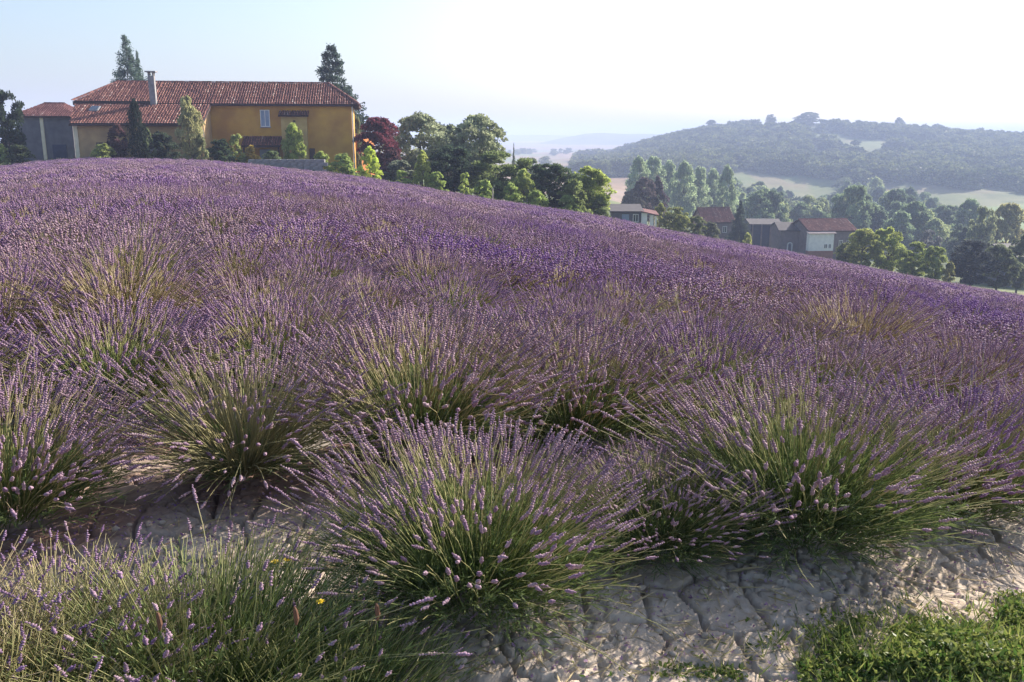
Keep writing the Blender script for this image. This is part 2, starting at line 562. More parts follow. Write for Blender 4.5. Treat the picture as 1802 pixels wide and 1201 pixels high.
def stem_paths(g, n, L, th_max, k, spread=0.10, lean=(0, 0)):
    th = th_max * np.sqrt(g.uniform(0.0, 1.0, n)) * g.uniform(0.75, 1.0, n)
    stray = g.uniform(0, 1, n) < .07
    th = np.where(stray, g.uniform(.5, 1.45, n), th)
    ph = g.uniform(0, 2 * np.pi, n)
    d = np.stack([np.sin(th) * np.cos(ph) + lean[0], np.sin(th) * np.sin(ph) + lean[1], np.cos(th)], -1)
    d /= np.linalg.norm(d, axis=-1, keepdims=True)
    ln = L * np.where(g.uniform(0, 1, n) < .7, g.uniform(0.86, 1.06, n), g.uniform(.6, .95, n)) * (1.0 + 0.07 * np.sin(3 * ph + L * 40) + .05 * np.sin(2 * ph))
    q = spread * (np.sin(th) / max(math.sin(th_max), .2)) * g.uniform(.55, 1.15, n)
    b = np.stack([q * np.cos(ph), q * np.sin(ph), 0.04 + g.uniform(0, 0.08, n)], -1)
    mid_up = np.array([0, 0, 1.0]) * (0.16 * np.sin(th) * ln)[:, None]
    side = g.normal(0, 0.065, (n, 3)) * ln[:, None]
    tip = b + d * ln[:, None] - np.array([0, 0, 1.0]) * (0.10 * np.sin(th) ** 2 * ln)[:, None]
    tip[:, 2] = np.maximum(tip[:, 2], 0.05 + g.uniform(0, 0.06, n))
    mid = b + d * ln[:, None] * 0.5 + mid_up * 0.55 + side
    t = np.linspace(0, 1, k)[None, :, None]
    P = (1 - t) ** 2 * b[:, None] + 2 * t * (1 - t) * mid[:, None] + t ** 2 * tip[:, None]
    return P

def spikes(g, tip, T, rnd, whorls, length, rw, sides):
    """Flower heads: stacked rings of florets -> verts, tri faces, attribute."""
    n = len(tip); A, B = frames(T)
    ln = length * g.uniform(0.65, 1.3, n)
    VV, FF, RN_ = [], [], []
    off = 0
    an = 2 * np.pi * np.arange(sides) / sides
    for w in range(whorls):
        f = (w + 0.5) / whorls
        prof = (0.75 + 0.5 * math.sin(math.pi * min(f * 1.1, 1))) * (1.0 if f < .75 else 0.72)
        c = tip + T * (ln * f)[:, None] + g.normal(0, rw * .12, (n, 3))
        h = ln / whorls * (0.62 if whorls > 1 else 0.5)
        r = rw * prof * g.uniform(0.7, 1.2, (n, sides))
        a = an[None, :] + g.uniform(0, 2, n)[:, None]
        jz = g.uniform(-.3, .5, (n, sides)) * h[:, None]
        ring = c[:, None] + r[..., None] * (np.cos(a)[..., None] * A[:, None] + np.sin(a)[..., None] * B[:, None]) + jz[..., None] * T[:, None]
        V = np.concatenate([(c - T * h[:, None])[:, None], (c + T * h[:, None])[:, None], ring], 1)  # n, 2+sides, 3
        base = off + np.arange(n)[:, None] * (2 + sides)
        s = np.arange(sides)[None, :]
        lo = np.stack([base + 0 * s, base + 2 + (s + 1) % sides, base + 2 + s], -1)
        hi = np.stack([base + 1 + 0 * s, base + 2 + s, base + 2 + (s + 1) % sides], -1)
        VV.append(V.reshape(-1, 3)); FF.append(lo.reshape(-1, 3)); FF.append(hi.reshape(-1, 3))
        RN_.append(np.repeat(np.clip(rnd + g.normal(0, .15, n), 0, 1), 2 + sides))
        off += n * (2 + sides)
    return np.concatenate(VV), np.concatenate(FF), np.concatenate(RN_)

def leaf_quads(g, P, D, ln, wd):
    """Narrow pointed leaves: (m,3) foot points, directions, lengths, widths."""
    m = len(P)
    A, B = frames(D); a = g.uniform(0, np.pi, m)[:, None]
    S = A * np.cos(a) + B * np.sin(a)
    V = np.stack([P, P + D * (ln * .45)[:, None] + S * (wd * .5)[:, None], P + D * ln[:, None], P + D * (ln * .45)[:, None] - S * (wd * .5)[:, None]], 1).reshape(-1, 3)
    return V, np.arange(4 * m).reshape(m, 4)

def unit(v):
    return v / (np.linalg.norm(v, axis=-1, keepdims=True) + 1e-9)

def lav_meshes(tagname, seed, n, L, th, rings, sides, whorls, slen, rw, rstem, ssides, shoots, leaves, leafw, shootL=0.34, flower=1.0, lean=(0, 0), tone=(1.0, 0.0), spread=.22, zmin=.0):
    g = np.random.default_rng(seed)
    P = stem_paths(g, n, L, R(th), rings, spread=spread, lean=lean)
    V, Fa = tubes(P, np.linspace(rstem * 1.15, rstem * .8, rings), sides)
    rnd = g.uniform(0, 1, n)
    t = np.tile(np.repeat(np.linspace(0, 1, rings) * tone[0] + tone[1], sides), n)
    me_s = np_mesh(tagname + "_stems", V, Fa, M_STEM, {"rnd": np.repeat(rnd, rings * sides), "t": t})
    T = unit(P[:, -1] - P[:, -2])
    keep = (g.uniform(0, 1, n) < flower) & ((P[:, -1, 2] > zmin * g.uniform(.6, 1.2, n)) | (g.uniform(0, 1, n) < .12))
    Vs, Fs, rs = spikes(g, P[keep, -1] - T[keep] * slen * .1, T[keep], g.uniform(0, 1, keep.sum()), whorls, slen, rw, ssides)
    me_f = np_mesh(tagname + "_flowers", Vs, Fs, M_SPIKE, {"rnd": rs})
    # leafy shoots
    Q = stem_paths(g, shoots, shootL, R(min(th + 10, 90)), 5, spread=spread + .03, lean=lean)
    per = leaves
    u = g.uniform(0.12, 1.0, (shoots, per))
    fi = u * 3.999; i0 = fi.astype(int); fr = (fi - i0)[..., None]
    idx = np.arange(shoots)[:, None]
    foot = Q[idx, i0] * (1 - fr) + Q[idx, np.minimum(i0 + 1, 4)] * fr
    dirs = unit(Q[idx, np.minimum(i0 + 1, 4)] - Q[idx, i0])
    d = unit(dirs + g.normal(0, .38, dirs.shape)).reshape(-1, 3)
    m = shoots * per
    Vl, Fl = leaf_quads(g, foot.reshape(-1, 3), d, g.uniform(.6, 1.3, m) * leafw * 9.5, g.uniform(.7, 1.2, m) * leafw)
    me_l = np_mesh(tagname + "_foliage", Vl, Fl, M_LLEAF, {"rnd": np.repeat(g.uniform(0, 1, m), 4)})
    return me_l, me_s, me_f

NEAR = [lav_meshes("near", 100 + i, 800, 0.47 + .02 * (i % 3), 64, 6, 3, 8, 0.074, 0.0062, 0.0017, 5, 380, 18, 0.0055, shootL=.27, tone=(.9, .1), spread=.27, zmin=.30) for i in range(4)]
NEAR_TAN = lav_meshes("tan", 120, 720, 0.60, 78, 6, 3, 8, 0.074, 0.0062, 0.0020, 5, 140, 14, 0.0055, shootL=.26, flower=.75, tone=(.4, .75), spread=.12)
NEAR_GREEN = lav_meshes("green", 121, 900, 0.55, 60, 6, 3, 8, 0.072, 0.0060, 0.0017, 5, 760, 22, 0.0055, shootL=.34, flower=.88, spread=.27, zmin=.42)
NEAR_GREEN2 = lav_meshes("greener", 122, 900, 0.46, 46, 6, 3, 6, 0.05, 0.0060, 0.0017, 5, 420, 20, 0.0055, shootL=.34, flower=.10, tone=(.7, .06), spread=.34)
NEAR_DRY = lav_meshes("dry", 123, 900, 0.50, 50, 6, 3, 6, 0.05, 0.0060, 0.0017, 5, 160, 14, 0.0055, shootL=.30, flower=.22, tone=(.4, .55), spread=.32)
MID = [lav_meshes("mid", 140 + i, 560, 0.47, 60, 4, 3, 3, 0.078, 0.0112, 0.0028, 4, 110, 10, 0.010, shootL=.27, tone=(.9, .15), spread=.33) for i in range(5)]
FAR = [lav_meshes("far", 160 + i, 360, 0.48, 58, 3, 3, 1, 0.10, 0.017, 0.0042, 4, 30, 5, 0.018, shootL=.25, spread=.36) for i in range(4)]

LG = "lavender bushes in the rows"
def lavender(x, y, meshes, label, rz=0.0, s=1.0, sz=1.0, group=LG):
    t = thing("lavender_bush", label, "lavender", (x, y, soil_z(x, y) - 0.01), rz, group)
    t.scale = (s, s, s * sz)
    for nme, me in zip(("foliage", "stems", "flower_spikes"), meshes):
        o = link(nme, me, t)
        o["kind"] = "stuff"
    return t

# single stems that stand out on the bushes by the path
STEM_VAR = []
for i in range(8):
    g = np.random.default_rng(300 + i)
    tt = np.linspace(0, 1, 7)
    bend = g.normal(0, .045, 2)
    P = np.stack([bend[0] * np.sin(tt * math.pi * .9), bend[1] * tt ** 2, tt * 0.72], -1)[None]
    V, Fa = tubes(P, np.linspace(.0020, .0015, 7), 4)
    ms = np_mesh("flower_stem", V, Fa, M_STEM, {"rnd": np.full(len(V), g.uniform(.3, 1)), "t": np.repeat(tt, 4)})
    T = unit(P[:, -1] - P[:, -2])
    Vs, Fs, rs = spikes(g, P[:, -1] - T * .02, T, np.array([g.uniform(.2, 1)]), 9, .072, .0058, 6)
    mf = np_mesh("flower_spike", Vs, Fs, M_SPIKE, {"rnd": rs})
    STEM_VAR.append((ms, mf))

def single_stems(bush, n, seed, thmax=66):
    g = random.Random(seed)
    for i in range(n):
        ms, mf = g.choice(STEM_VAR)
        th = R(thmax) * math.sqrt(g.random()); ph = g.uniform(0, 2 * math.pi)
        if math.sin(ph + bush.rotation_euler.z) < -.1 and th > R(18):
            ph = -bush.rotation_euler.z + g.uniform(-.3, math.pi + .3)
        a = link("flower_stem", ms, bush)
        a.location = (.1 * math.sin(th) * math.cos(ph), .1 * math.sin(th) * math.sin(ph), .06)
        d = Vector((math.sin(th) * math.cos(ph), math.sin(th) * math.sin(ph), math.cos(th)))
        a.rotation_mode = 'QUATERNION'
        q = d.to_track_quat('Z', 'Y'); q.rotate(Euler((0, 0, 0)))
        a.rotation_quaternion = q
        sc_ = g.uniform(.82, 1.12); a.scale = (1, 1, sc_)
        link("flower_spike", mf, a)

front = [  # x, y, meshes, label, rz, scale, z scale, single stems
    (1.18, 3.40, NEAR_GREEN, "wide spreading lavender bush above the cracked soil with bare stony base showing", .3, 1.12, .84, 70),
    (-.14, 2.76, NEAR_GREEN, "lavender bush with purple crown over thick green stalks beside the cracked soil", 1.1, .96, .86, 40),
    (-1.22, 3.80, NEAR_TAN, "straw-stemmed lavender bush fanning open above the reddish brown soil", 2.1, 1.0, .88, 80),
    (-2.10, 3.42, NEAR[0], "lavender bush cut by the picture edge beside the reddish brown soil", .7, 1.05, .88, 30),
    (-.86, 2.16, NEAR_GREEN2, "low green lavender bush with few flowers and yellow blooms among it", .2, 1.0, .66, 10),
    (-1.62, 1.98, NEAR_DRY, "dry yellowish lavender bush with bleached stalks in the bottom corner", 1.4, 1.0, .68, 8),
    (2.05, 3.95, NEAR[1], "sprawling lavender bush leaning over the pale soil bank behind the weeds", 1.9, 1.12, .85, 40),
    (2.95, 4.45, NEAR[2], "lavender bush at the far end of the first row by the frame edge", 0.4, 1.1, .9, 0),
    (-.47, 4.34, NEAR[2], "lavender bush with dark green shaded foot behind the straw-stemmed bush", .5, 1.25, .92, 14),
    (.34, 4.82, NEAR[3], "lavender bush above the dark gap behind the purple-crowned bush", 2.4, 1.25, .92, 14),
    (1.16, 5.28, NEAR[0], "lavender bush with dark green foliage behind the wide spreading bush", 3.1, 1.25, .92, 14),
    (-2.95, 2.95, NEAR[3], "lavender bush just entering the frame beyond the reddish soil", 1.0, 1.0, 1.0, 0),
    (-.52, 2.10, NEAR_GREEN2, "green flowerless lavender tuft below the purple-crowned bush by the path", 2.9, .78, .68, 0),
    (.56, 3.16, NEAR_GREEN, "low sprawling lavender bush in the gap between the purple-crowned and wide spreading ones", 4.4, .74, .66, 0),
    (-1.22, 2.16, NEAR_DRY, "half dry lavender tuft between the yellowish bush and the low green bush", 4.1, .85, .68, 8),
    (-1.25, 1.78, NEAR_GREEN2, "green stalked lavender tuft cut off by the bottom of the frame", 5.1, .9, .70, 0),
]
taken = []
for i, (x, y, ms, lb, rz, s, sz, ns) in enumerate(front):
    b = lavender(x, y, ms, lb, rz, s, sz)
    taken.append((x, y))
    if ns:
        single_stems(b, ns, 900 + i)

# the rows behind
cand = []
rg = np.random.default_rng(5)
for kx in range(0, 70):
    n0 = 2.25 + 1.6 * kx
    for kt in range(-80, 130):
        t0 = 0.93 * kt + 0.3 * (kx % 3)
        p = RT * t0 + RN * n0 + rg.normal(0, .10, 2)
        x, y = p
        r = math.hypot(x, y)
        if y < 1.5 or abs(math.atan2(x, y)) > R(41) or r > field_edge(x, y) + 0.3:
            continue
        if kx == 0 and x < 3.2:
            continue
        if kx == 1 and -3.3 < x < 1.6:
            continue
        if any(math.hypot(x - a, y - b) < 0.6 for a, b in taken):
            continue
        zz = gz(x, y)
        pxx, pyy = to_px(x, y, zz + .5)
        cand.append((r, x, y, kx, -120 < pxx < 1930 or (r < 9 and -600 < pxx < 2400)))
cand.sort()
indiv = [c for c in cand if c[4]][:288]
ids = set((c[1], c[2]) for c in indiv)
BEHIND = ("lavender bush of the third row up from the path, merging with its neighbours",
          "lavender bush of the fourth row up from the path, merging with its neighbours",
          "one of the many merged lavender bushes in the middle of the purple field")
for r, x, y, kx, vis in indiv:
    lb = BEHIND[0] if kx == 2 else BEHIND[1] if kx == 3 else BEHIND[2]
    qx = to_px(x, y, gz(x, y) + .5)[0]
    if lb == BEHIND[2]:
        lb = ("merged lavender bush in the purple slope below the farmhouse" if qx < 620 else
              "merged lavender bush in the purple slope falling toward the valley houses" if qx > 1150 else lb)
    if kx <= 1:
        lb = "lavender bush continuing the two rows nearest the path toward the frame edge"
    ms = NEAR[rg.integers(4)] if r < 9.5 else MID[rg.integers(5)]
    if r < 9.5 and rg.uniform() < (.35 if x < -1 else .1):
        ms = NEAR_TAN
    s = rg.uniform(.98, 1.25) * (1.08 if r < 9 else 1.18)
    lavender(x, y, ms, lb, rg.uniform(0, 6.28), s, rg.uniform(.76, .92))

# geometry-nodes scatter used only for what nobody could count
def scatter(name, pts, rots, scl, idx, meshes, mats_kind="stuff", sub=None):
    col = bpy.data.collections.new(name + "_sources")
    for i, parts in enumerate(meshes):
        b = bpy.data.objects.new("%s_source_%02d" % (name, i), parts)
        col.objects.link(b)
    me = bpy.data.meshes.new(name)
    me.vertices.add(len(pts)); me.vertices.foreach_set("co", np.asarray(pts, np.float32).ravel())
    a = me.attributes.new("rot", 'FLOAT_VECTOR', 'POINT'); a.data.foreach_set("vector", np.asarray(rots, np.float32).ravel())
    a = me.attributes.new("scl", 'FLOAT_VECTOR', 'POINT'); a.data.foreach_set("vector", np.asarray(scl, np.float32).ravel())
    a = me.attributes.new("pick", 'INT', 'POINT'); a.data.foreach_set("value", np.asarray(idx, np.int32))
    o = link(name, me, kind=mats_kind)
    ng = bpy.data.node_groups.new(name, 'GeometryNodeTree')
    ng.interface.new_socket("Geometry", in_out='INPUT', socket_type='NodeSocketGeometry')
    ng.interface.new_socket("Geometry", in_out='OUTPUT', socket_type='NodeSocketGeometry')
    gi = ng.nodes.new("NodeGroupInput"); go = ng.nodes.new("NodeGroupOutput")
    ci = ng.nodes.new("GeometryNodeCollectionInfo"); ci.inputs["Collection"].default_value = col
    ci.inputs["Separate Children"].default_value = True; ci.inputs["Reset Children"].default_value = True
    ip = ng.nodes.new("GeometryNodeInstanceOnPoints"); ip.inputs["Pick Instance"].default_value = True
    def na(n, t):
        q = ng.nodes.new("GeometryNodeInputNamedAttribute"); q.data_type = t; q.inputs["Name"].default_value = n
        return q.outputs["Attribute"]
    L = ng.links.new
    L(gi.outputs[0], ip.inputs["Points"]); L(ci.outputs[0], ip.inputs["Instance"])
    L(na("pick", 'INT'), ip.inputs["Instance Index"])
    L(na("rot", 'FLOAT_VECTOR'), ip.inputs["Rotation"]); L(na("scl", 'FLOAT_VECTOR'), ip.inputs["Scale"])
    L(ip.outputs[0], go.inputs[0])
    md = o.modifiers.new("scatter", 'NODES'); md.node_group = ng
    return o

def joined(name, meshes):
    """One mesh out of several (different materials kept)."""
    import bmesh
    bm = bmesh.new(); mats = []
    me = bpy.data.meshes.new(name)
    for k_, m_ in enumerate(meshes):
        start = len(bm.faces)
        bm.from_mesh(m_); bm.faces.ensure_lookup_table()
        for f_ in bm.faces[start:]:
            f_.material_index = k_
        mats.append(m_.materials[0])
    bm.to_mesh(me); bm.free()
    for m_ in mats:
        me.materials.append(m_)
    return me

rest = [c for c in cand if (c[1], c[2]) not in ids]
far_src = [joined("far_lavender", m) for m in FAR]
mid_src = [joined("mid_lavender", m) for m in MID[:2]]
pts = [(x, y, gz(x, y) - .01) for r, x, y, kx, v in rest]
rots = [(0, 0, rg.uniform(0, 6.28)) for _ in rest]
scl = [(lambda s: (s * 1.05, s * 1.05, s))(rg.uniform(.92, 1.16)) for _ in rest]
idx = [rg.integers(4) if c[0] > 26 else 4 + rg.integers(2) for c in rest]
scatter("lavender_field", pts, rots, scl, idx, far_src + mid_src)

# ------------------------------------------------------------------ trees
def crown_cloud(seed, n, shape, leaf, clumps, squash=1.0):
    """Leaves gathered in clumps through a crown of height 1 and radius about .5."""
    g = np.random.default_rng(seed)
    cs, rs = [], []
    while len(cs) < clumps:
        p = g.uniform(-1, 1, 3)
        h = (p[2] + 1) / 2
        rad = shape(h)
        q = math.hypot(p[0], p[1])
        if q < 1 and rad > 0.02:
            ang = math.atan2(p[1], p[0])
            lump = 0.80 + 0.30 * math.sin(3 * ang + seed + 4 * h) * 0.5 + 0.2 * g.uniform(-1, 1)
            rr_ = q ** 0.45 * rad * lump
            cs.append((rr_ * math.cos(ang), rr_ * math.sin(ang), h)); rs.append(g.uniform(.07, .15) * (0.5 + rad))
    cs = np.array(cs); rs = np.array(rs)
    ci = g.integers(0, clumps, n)
    d = unit(g.normal(0, 1, (n, 3))); d[:, 2] = np.abs(d[:, 2]) * .8 - .25 * g.uniform(0, 1, n)
    P = cs[ci] + d * (rs[ci] * g.uniform(.45, 1.08, n))[:, None]
    P[:, 2] = np.clip(P[:, 2], 0.015, None)
    D = unit(d + g.normal(0, .55, (n, 3)))
    V, Fa = leaf_quads(g, P, D, leaf * g.uniform(.6, 1.4, n), leaf * .75 * g.uniform(.6, 1.3, n))
    tone = np.clip(.5 + g.normal(0, .24, clumps), 0, 1)
    rnd = np.clip(tone[ci] + g.normal(0, .2, n), 0, 1)
    return V, Fa, np.repeat(rnd, 4)

def conifer_cloud(seed, layers, per, leaf, width=1.0, droop=.25, ragged=.3, power=1.0):
    g = np.random.default_rng(seed)
    Ps, Ds, Ls = [], [], []
    for l in range(layers):
        f = (l + .5) / layers; h = .06 + .92 * f
        reach0 = .5 * width * (1 - f) ** power + .015
        nb = int(7 + 6 * (1 - f))
        for b in range(nb):
            a = g.uniform(0, 6.283); reach = reach0 * g.uniform(1 - ragged, 1 + ragged * .6)
            m = max(4, int(per * (.35 + reach * 2)))
            s = g.uniform(.08, 1, m) ** .8
            lift = g.uniform(-.02, .02)
            c = np.stack([np.cos(a) * reach * s, np.sin(a) * reach * s, h + lift - droop * reach * s ** 1.3 + .10 * reach * s ** 3], -1)
            c += g.normal(0, .010, (m, 3)) * (1 + 2 * reach)
            Ps.append(c)
            dd = np.tile([math.cos(a), math.sin(a), -.25], (m, 1)) + g.normal(0, .55, (m, 3))
            Ds.append(unit(dd)); Ls.append(np.full(m, leaf) * g.uniform(.6, 1.3, m) * (.6 + .4 * min(1, 1.6 * (1 - f))))
    P = np.concatenate(Ps); D = np.concatenate(Ds); L = np.concatenate(Ls)
    V, Fa = leaf_quads(g, P, D, L, L * .42)
    return V, Fa, np.repeat(g.uniform(0, 1, len(P)), 4)

def ball(h): return 0.5 * math.sqrt(max(0, 1 - (2 * h - 1) ** 2)) ** .7
def egg(h): return 0.5 * (math.sin(math.pi * min(1, h ** .75 * .98 + .02))) ** .75
def oval(h): return 0.5 * (math.sin(math.pi * (h * .94 + .05))) ** .6
def column(h): return 0.5 * min(1, 6 * h + .45) * min(1, (1 - h) * 2.2) ** .6
def dome(h): return 0.5 * math.sqrt(max(0, 1 - h ** 2.2)) * (0.8 + .2 * min(1, h * 5))

def trunk_mesh(name, h=.5, r=.035, limbs=5, seed=0):
    g = random.Random(seed); b = MB()
    b.tube([(0, 0, -.06), (.008, 0, .1), (-.006, .01, h * .6), (.01, -.008, h)], [r * 1.25, r, r * .75, r * .3], 7)
    for i in range(limbs):
        a = i * 2.4 + g.random(); z = h * g.uniform(.35, .85); q = g.uniform(.16, .3)
        b.tube([(0, 0, z), (q * .5 * math.cos(a), q * .5 * math.sin(a), z + q * .45), (q * math.cos(a), q * math.sin(a), z + q * 1.0)], [r * .5, r * .33, r * .1], 5)
    return b.mesh(name, M_BARK)

def crown_me(name, data, mat=M_CROWN):
    return np_mesh(name, data[0], data[1], mat, {"rnd": data[2]})

def shift(d, z0):
    V = d[0].copy(); V[:, 2] = z0 + V[:, 2] * (1 - z0)
    return V, d[1], d[2]

KINDS = {
    "round": [(crown_me("crown", shift(crown_cloud(i, 13000, ball, .050, 85), .1)), trunk_mesh("trunk", .6, .03, 6, i)) for i in (1, 2, 3)],
    "tall": [(crown_me("crown", shift(crown_cloud(i, 13000, oval, .046, 110), .06)), trunk_mesh("trunk", .7, .024, 7, i)) for i in (4, 5, 6)],
    "shrub": [(crown_me("crown", crown_cloud(i, 6000, dome, .068, 50)), trunk_mesh("trunk", .45, .03, 5, i)) for i in (7, 8, 9, 10)],
    "young": [(crown_me("crown", shift(crown_cloud(i, 4500, egg, .066, 44), .05)), trunk_mesh("trunk", .65, .02, 4, i)) for i in (11, 12)],
    "cypress": [(crown_me("crown", crown_cloud(13, 9000, column, .045, 240)), trunk_mesh("trunk", .5, .03, 2, 13))],
    "spruce": [(crown_me("crown", conifer_cloud(i, 16, 260, .030, 1.0, .15, .28, .95)), trunk_mesh("trunk", .95, .010, 0, i)) for i in (14, 15)],
    "thin_spruce": [(crown_me("crown", conifer_cloud(i, 22, 160, .026, 1.0, .10, .45, 1.1)), trunk_mesh("trunk", .95, .009, 0, i)) for i in (16, 17)],
}
kcount = {}
BRIGHT = 1.8
def tree(px, wpx, top, y, kind, col, label, cat="tree", name=None, group=None, sink=0.0, depth_ratio=1.0):
    p = PX(px, top, y); g0 = gz(p.x, y) - sink
    h = max(p.z - g0, .4); w = wpx / px_per_m(y)
    var = KINDS[kind]; k_ = kcount.get(kind, 0); kcount[kind] = k_ + 1
    cm, tm = var[k_ % len(var)]
    name = name or ("shrub" if kind == "shrub" else "tree")
    t = thing(name, label, cat, (p.x, y, g0), (k_ * 1.7) % 6.28, group)
    t.scale = (w * 1.04, w * 1.04 * depth_ratio, h * 1.01)
    tr = link("trunk", tm, t)
    cr = link("crown", cm, t); cr.color = (*[min(c * BRIGHT, .5) for c in col], 1)
    return t

DARK = (.030, .045, .020); MIDG = (.060, .085, .028); OLIVE = (.095, .105, .055); YG = (.17, .20, .045); PALE = (.14, .145, .075)
WINE = (.060, .020, .026); GREY = (.085, .10, .075); BLUEG = (.045, .060, .050)
T = tree
# beside and before the farmhouse
T(6, 62, 168, 84, "round", (.016, .024, .014), "very dark evergreen tree at the edge of the frame beside the grey shed")
T(34, 42, 256, 78, "shrub", (.03, .04, .02), "low dark shrub at the foot of the dark evergreen tree", "shrub")
T(4, 26, 258, 78, "shrub", (.12, .15, .05), "small light green shrub beside the grassy corner of the field", "shrub")
T(236, 32, 182, 78.4, "cypress", (.010, .016, .010), "narrow dark cypress rising against the tiled wing roof", name="cypress")
T(328, 42, 176, 79, "tall", (.15, .15, .075), "pale feathery young tree standing before the end of the wing roof")
T(180, 44, 254, 79, "shrub", (.15, .17, .055), "low yellow-green shrub under the wing wall", "shrub")
T(205, 44, 224, 80.6, "shrub", (.055, .03, .03), "dark reddish climbing shrub against the wing wall beside the cypress", "shrub")
T(259, 22, 230, 79.0, "young", (.08, .10, .05), "slim green shrub just beside the dark cypress", "shrub", name="shrub")
T(284, 50, 234, 80.2, "shrub", (.025, .035, .022), "dark green shrub between the cypress and the pale young tree", "shrub")
T(352, 26, 240, 79, "shrub", (.10, .11, .055), "olive shrub at the foot of the pale feathery tree", "shrub")
T(386, 52, 247, 82, "shrub", (.028, .042, .022), "dark rounded shrub at the start of the ochre facade", "shrub")
T(416, 32, 236, 83, "young", (.13, .15, .05), "yellow-green slim shrub against the ochre facade", "shrub", name="shrub")
T(441, 28, 259, 83.5, "shrub", (.22, .17, .04), "low plant with yellow and orange blooms under the porch roof", "flowering plant", name="flowering_plant")
T(514, 40, 222, 86, "tall", (.15, .18, .05), "young light green tree in front of the ochre bay")
T(478, 40, 266, 82, "shrub", (.06, .08, .035), "low green shrub before the blue porch door", "shrub")
T(565, 36, 270, 82, "shrub", (.14, .17, .05), "light green shrub beside the wall below the ochre facade", "shrub")
T(602, 48, 272, 82, "shrub", (.13, .165, .05), "light green shrub below the lit end of the farmhouse", "shrub")
T(650, 40, 262, 81, "young", (.22, .26, .05), "bright yellow-green shrub glowing before the purple plum tree", "shrub", name="shrub")
T(628, 17, 205, 99, "young", (.08, .09, .05), "slender sapling behind the farmhouse corner")
T(667, 76, 214, 90, "round", (.055, .016, .022), "dark purple-leaved plum tree next to the farmhouse")
T(739, 122, 208, 98, "tall", (.125, .14, .085), "tall grey-green tree next to the purple plum", depth_ratio=.8)
T(793, 62, 226, 101, "tall", (.12, .135, .085), "grey-green tree squeezed between the two tallest garden trees")
T(838, 118, 211, 100, "tall", (.13, .145, .085), "tall grey-green tree at the valley side of the garden trees", depth_ratio=.8)
T(702, 70, 286, 84, "shrub", (.075, .085, .06), "greyish shrub under the purple plum tree", "shrub")
T(743, 38, 270, 80, "young", (.17, .19, .055), "light yellow-green slim shrub before the dark hedge bushes", "shrub", name="shrub")
T(788, 88, 262, 82, "round", (.022, .034, .020), "darkest rounded bush between two light slim shrubs at the field edge", "bush", name="bush")
T(819, 28, 304, 76, "young", (.14, .17, .05), "small light green shrub at the lavender edge under the dark bushes", "shrub", name="shrub")
T(876, 104, 272, 84, "round", (.075, .095, .035), "broad green bush below the tallest garden trees", "bush", name="bush")
T(922, 56, 302, 81, "young", (.13, .155, .045), "sunlit green bush between the two dark ones at the field edge", "bush", name="bush")
T(968, 88, 294, 84, "round", (.035, .05, .024), "dark leafy bush with sunlit top near the end of the garden", "bush", name="bush")
T(1036, 84, 299, 86, "round", (.14, .165, .045), "bright green bush last in the garden row above the field", "bush", name="bush")
T(1008, 56, 318, 82, "shrub", (.09, .11, .04), "mid green bush between the dark leafy bush and the bright last one", "bush", name="bush")
T(904, 18, 252, 118, "thin_spruce", (.04, .05, .04), "small distant conifer peeping out behind the garden trees")
T(932, 46, 284, 130, "round", (.06, .075, .05), "hazy rounded tree below the tan plain beyond the garden")
T(1056, 42, 352, 84, "shrub", (.08, .10, .045), "low green shrub at the foot of the bright last bush", "shrub")
T(690, 44, 264, 86, "shrub", (.05, .025, .028), "low dark wine shrub under the purple plum tree", "shrub")
for px_, w_, tp, y_, kd, lb in (
    (705, 34, 300, 79.5, "young", "slim pale green shrub at the field edge beside the bright glowing one"),
    (768, 40, 306, 78.5, "shrub", "low sunlit shrub tucked under the darkest rounded bush"),
    (850, 40, 318, 77.5, "shrub", "low sunlit shrub between the marker post and the small light green one"),
    (898, 40, 326, 79, "shrub", "low sunlit shrub just after the marker post"),
    (945, 40, 336, 79.5, "shrub", "low pale shrub at the foot of the dark leafy bush"),
    (1000, 44, 346, 81, "shrub", "low yellow-green shrub under the bright bush ending the garden row")):
    T(px_, w_, tp, y_, kd, (.13, .165, .05), lb, "shrub", name="shrub")
# conifers behind the house
T(219, 135, 62, 118, "thin_spruce", (.035, .055, .04), "tall ragged conifer behind the farmhouse chimney end", name="conifer")
T(241, 60, 90, 119, "thin_spruce", (.035, .055, .04), "thin second conifer close behind the tall ragged one", name="conifer")
T(263, 70, 130, 119, "thin_spruce", (.04, .06, .045), "low conifer top showing behind the chimney", name="conifer")
T(582, 165, 76, 112, "spruce", (.022, .034, .026), "dark tiered spruce behind the far end of the tiled roof", name="spruce")

# ------------------------------------------------------------------ buildings
M_OCHRE = mat_plain("ochre_plaster", (0.62, 0.35, 0.06), (0.43, 0.215, 0.045), .45, .9, .25, 30)
M_BEIGE = mat_plain("beige_plaster", (0.50, 0.33, 0.15), (0.36, 0.235, 0.12), 1.0, .9, .3, 30)
M_YELLOW = mat_plain("pale_yellow_plaster", (0.56, 0.40, 0.15), (0.47, 0.32, 0.12), 1.5, .9)
M_CREAM = mat_plain("cream_plaster", (0.80, 0.70, 0.50), (0.70, 0.60, 0.42), 2, .9)
M_WHITE = mat_plain("white_plaster", (0.80, 0.78, 0.74), (0.70, 0.68, 0.65), 2, .9)
M_GREYW = mat_plain("grey_plaster", (0.16, 0.15, 0.165), (0.11, 0.105, 0.12), 1.5, .9)
M_MAUVE = mat_plain("mauve_grey_plaster", (0.20, 0.165, 0.17), (0.15, 0.12, 0.13), 1.5, .9)
M_ORANGE = mat_plain("orange_plaster", (0.55, 0.19, 0.05), (0.48, 0.16, 0.05), 1.5, .9)
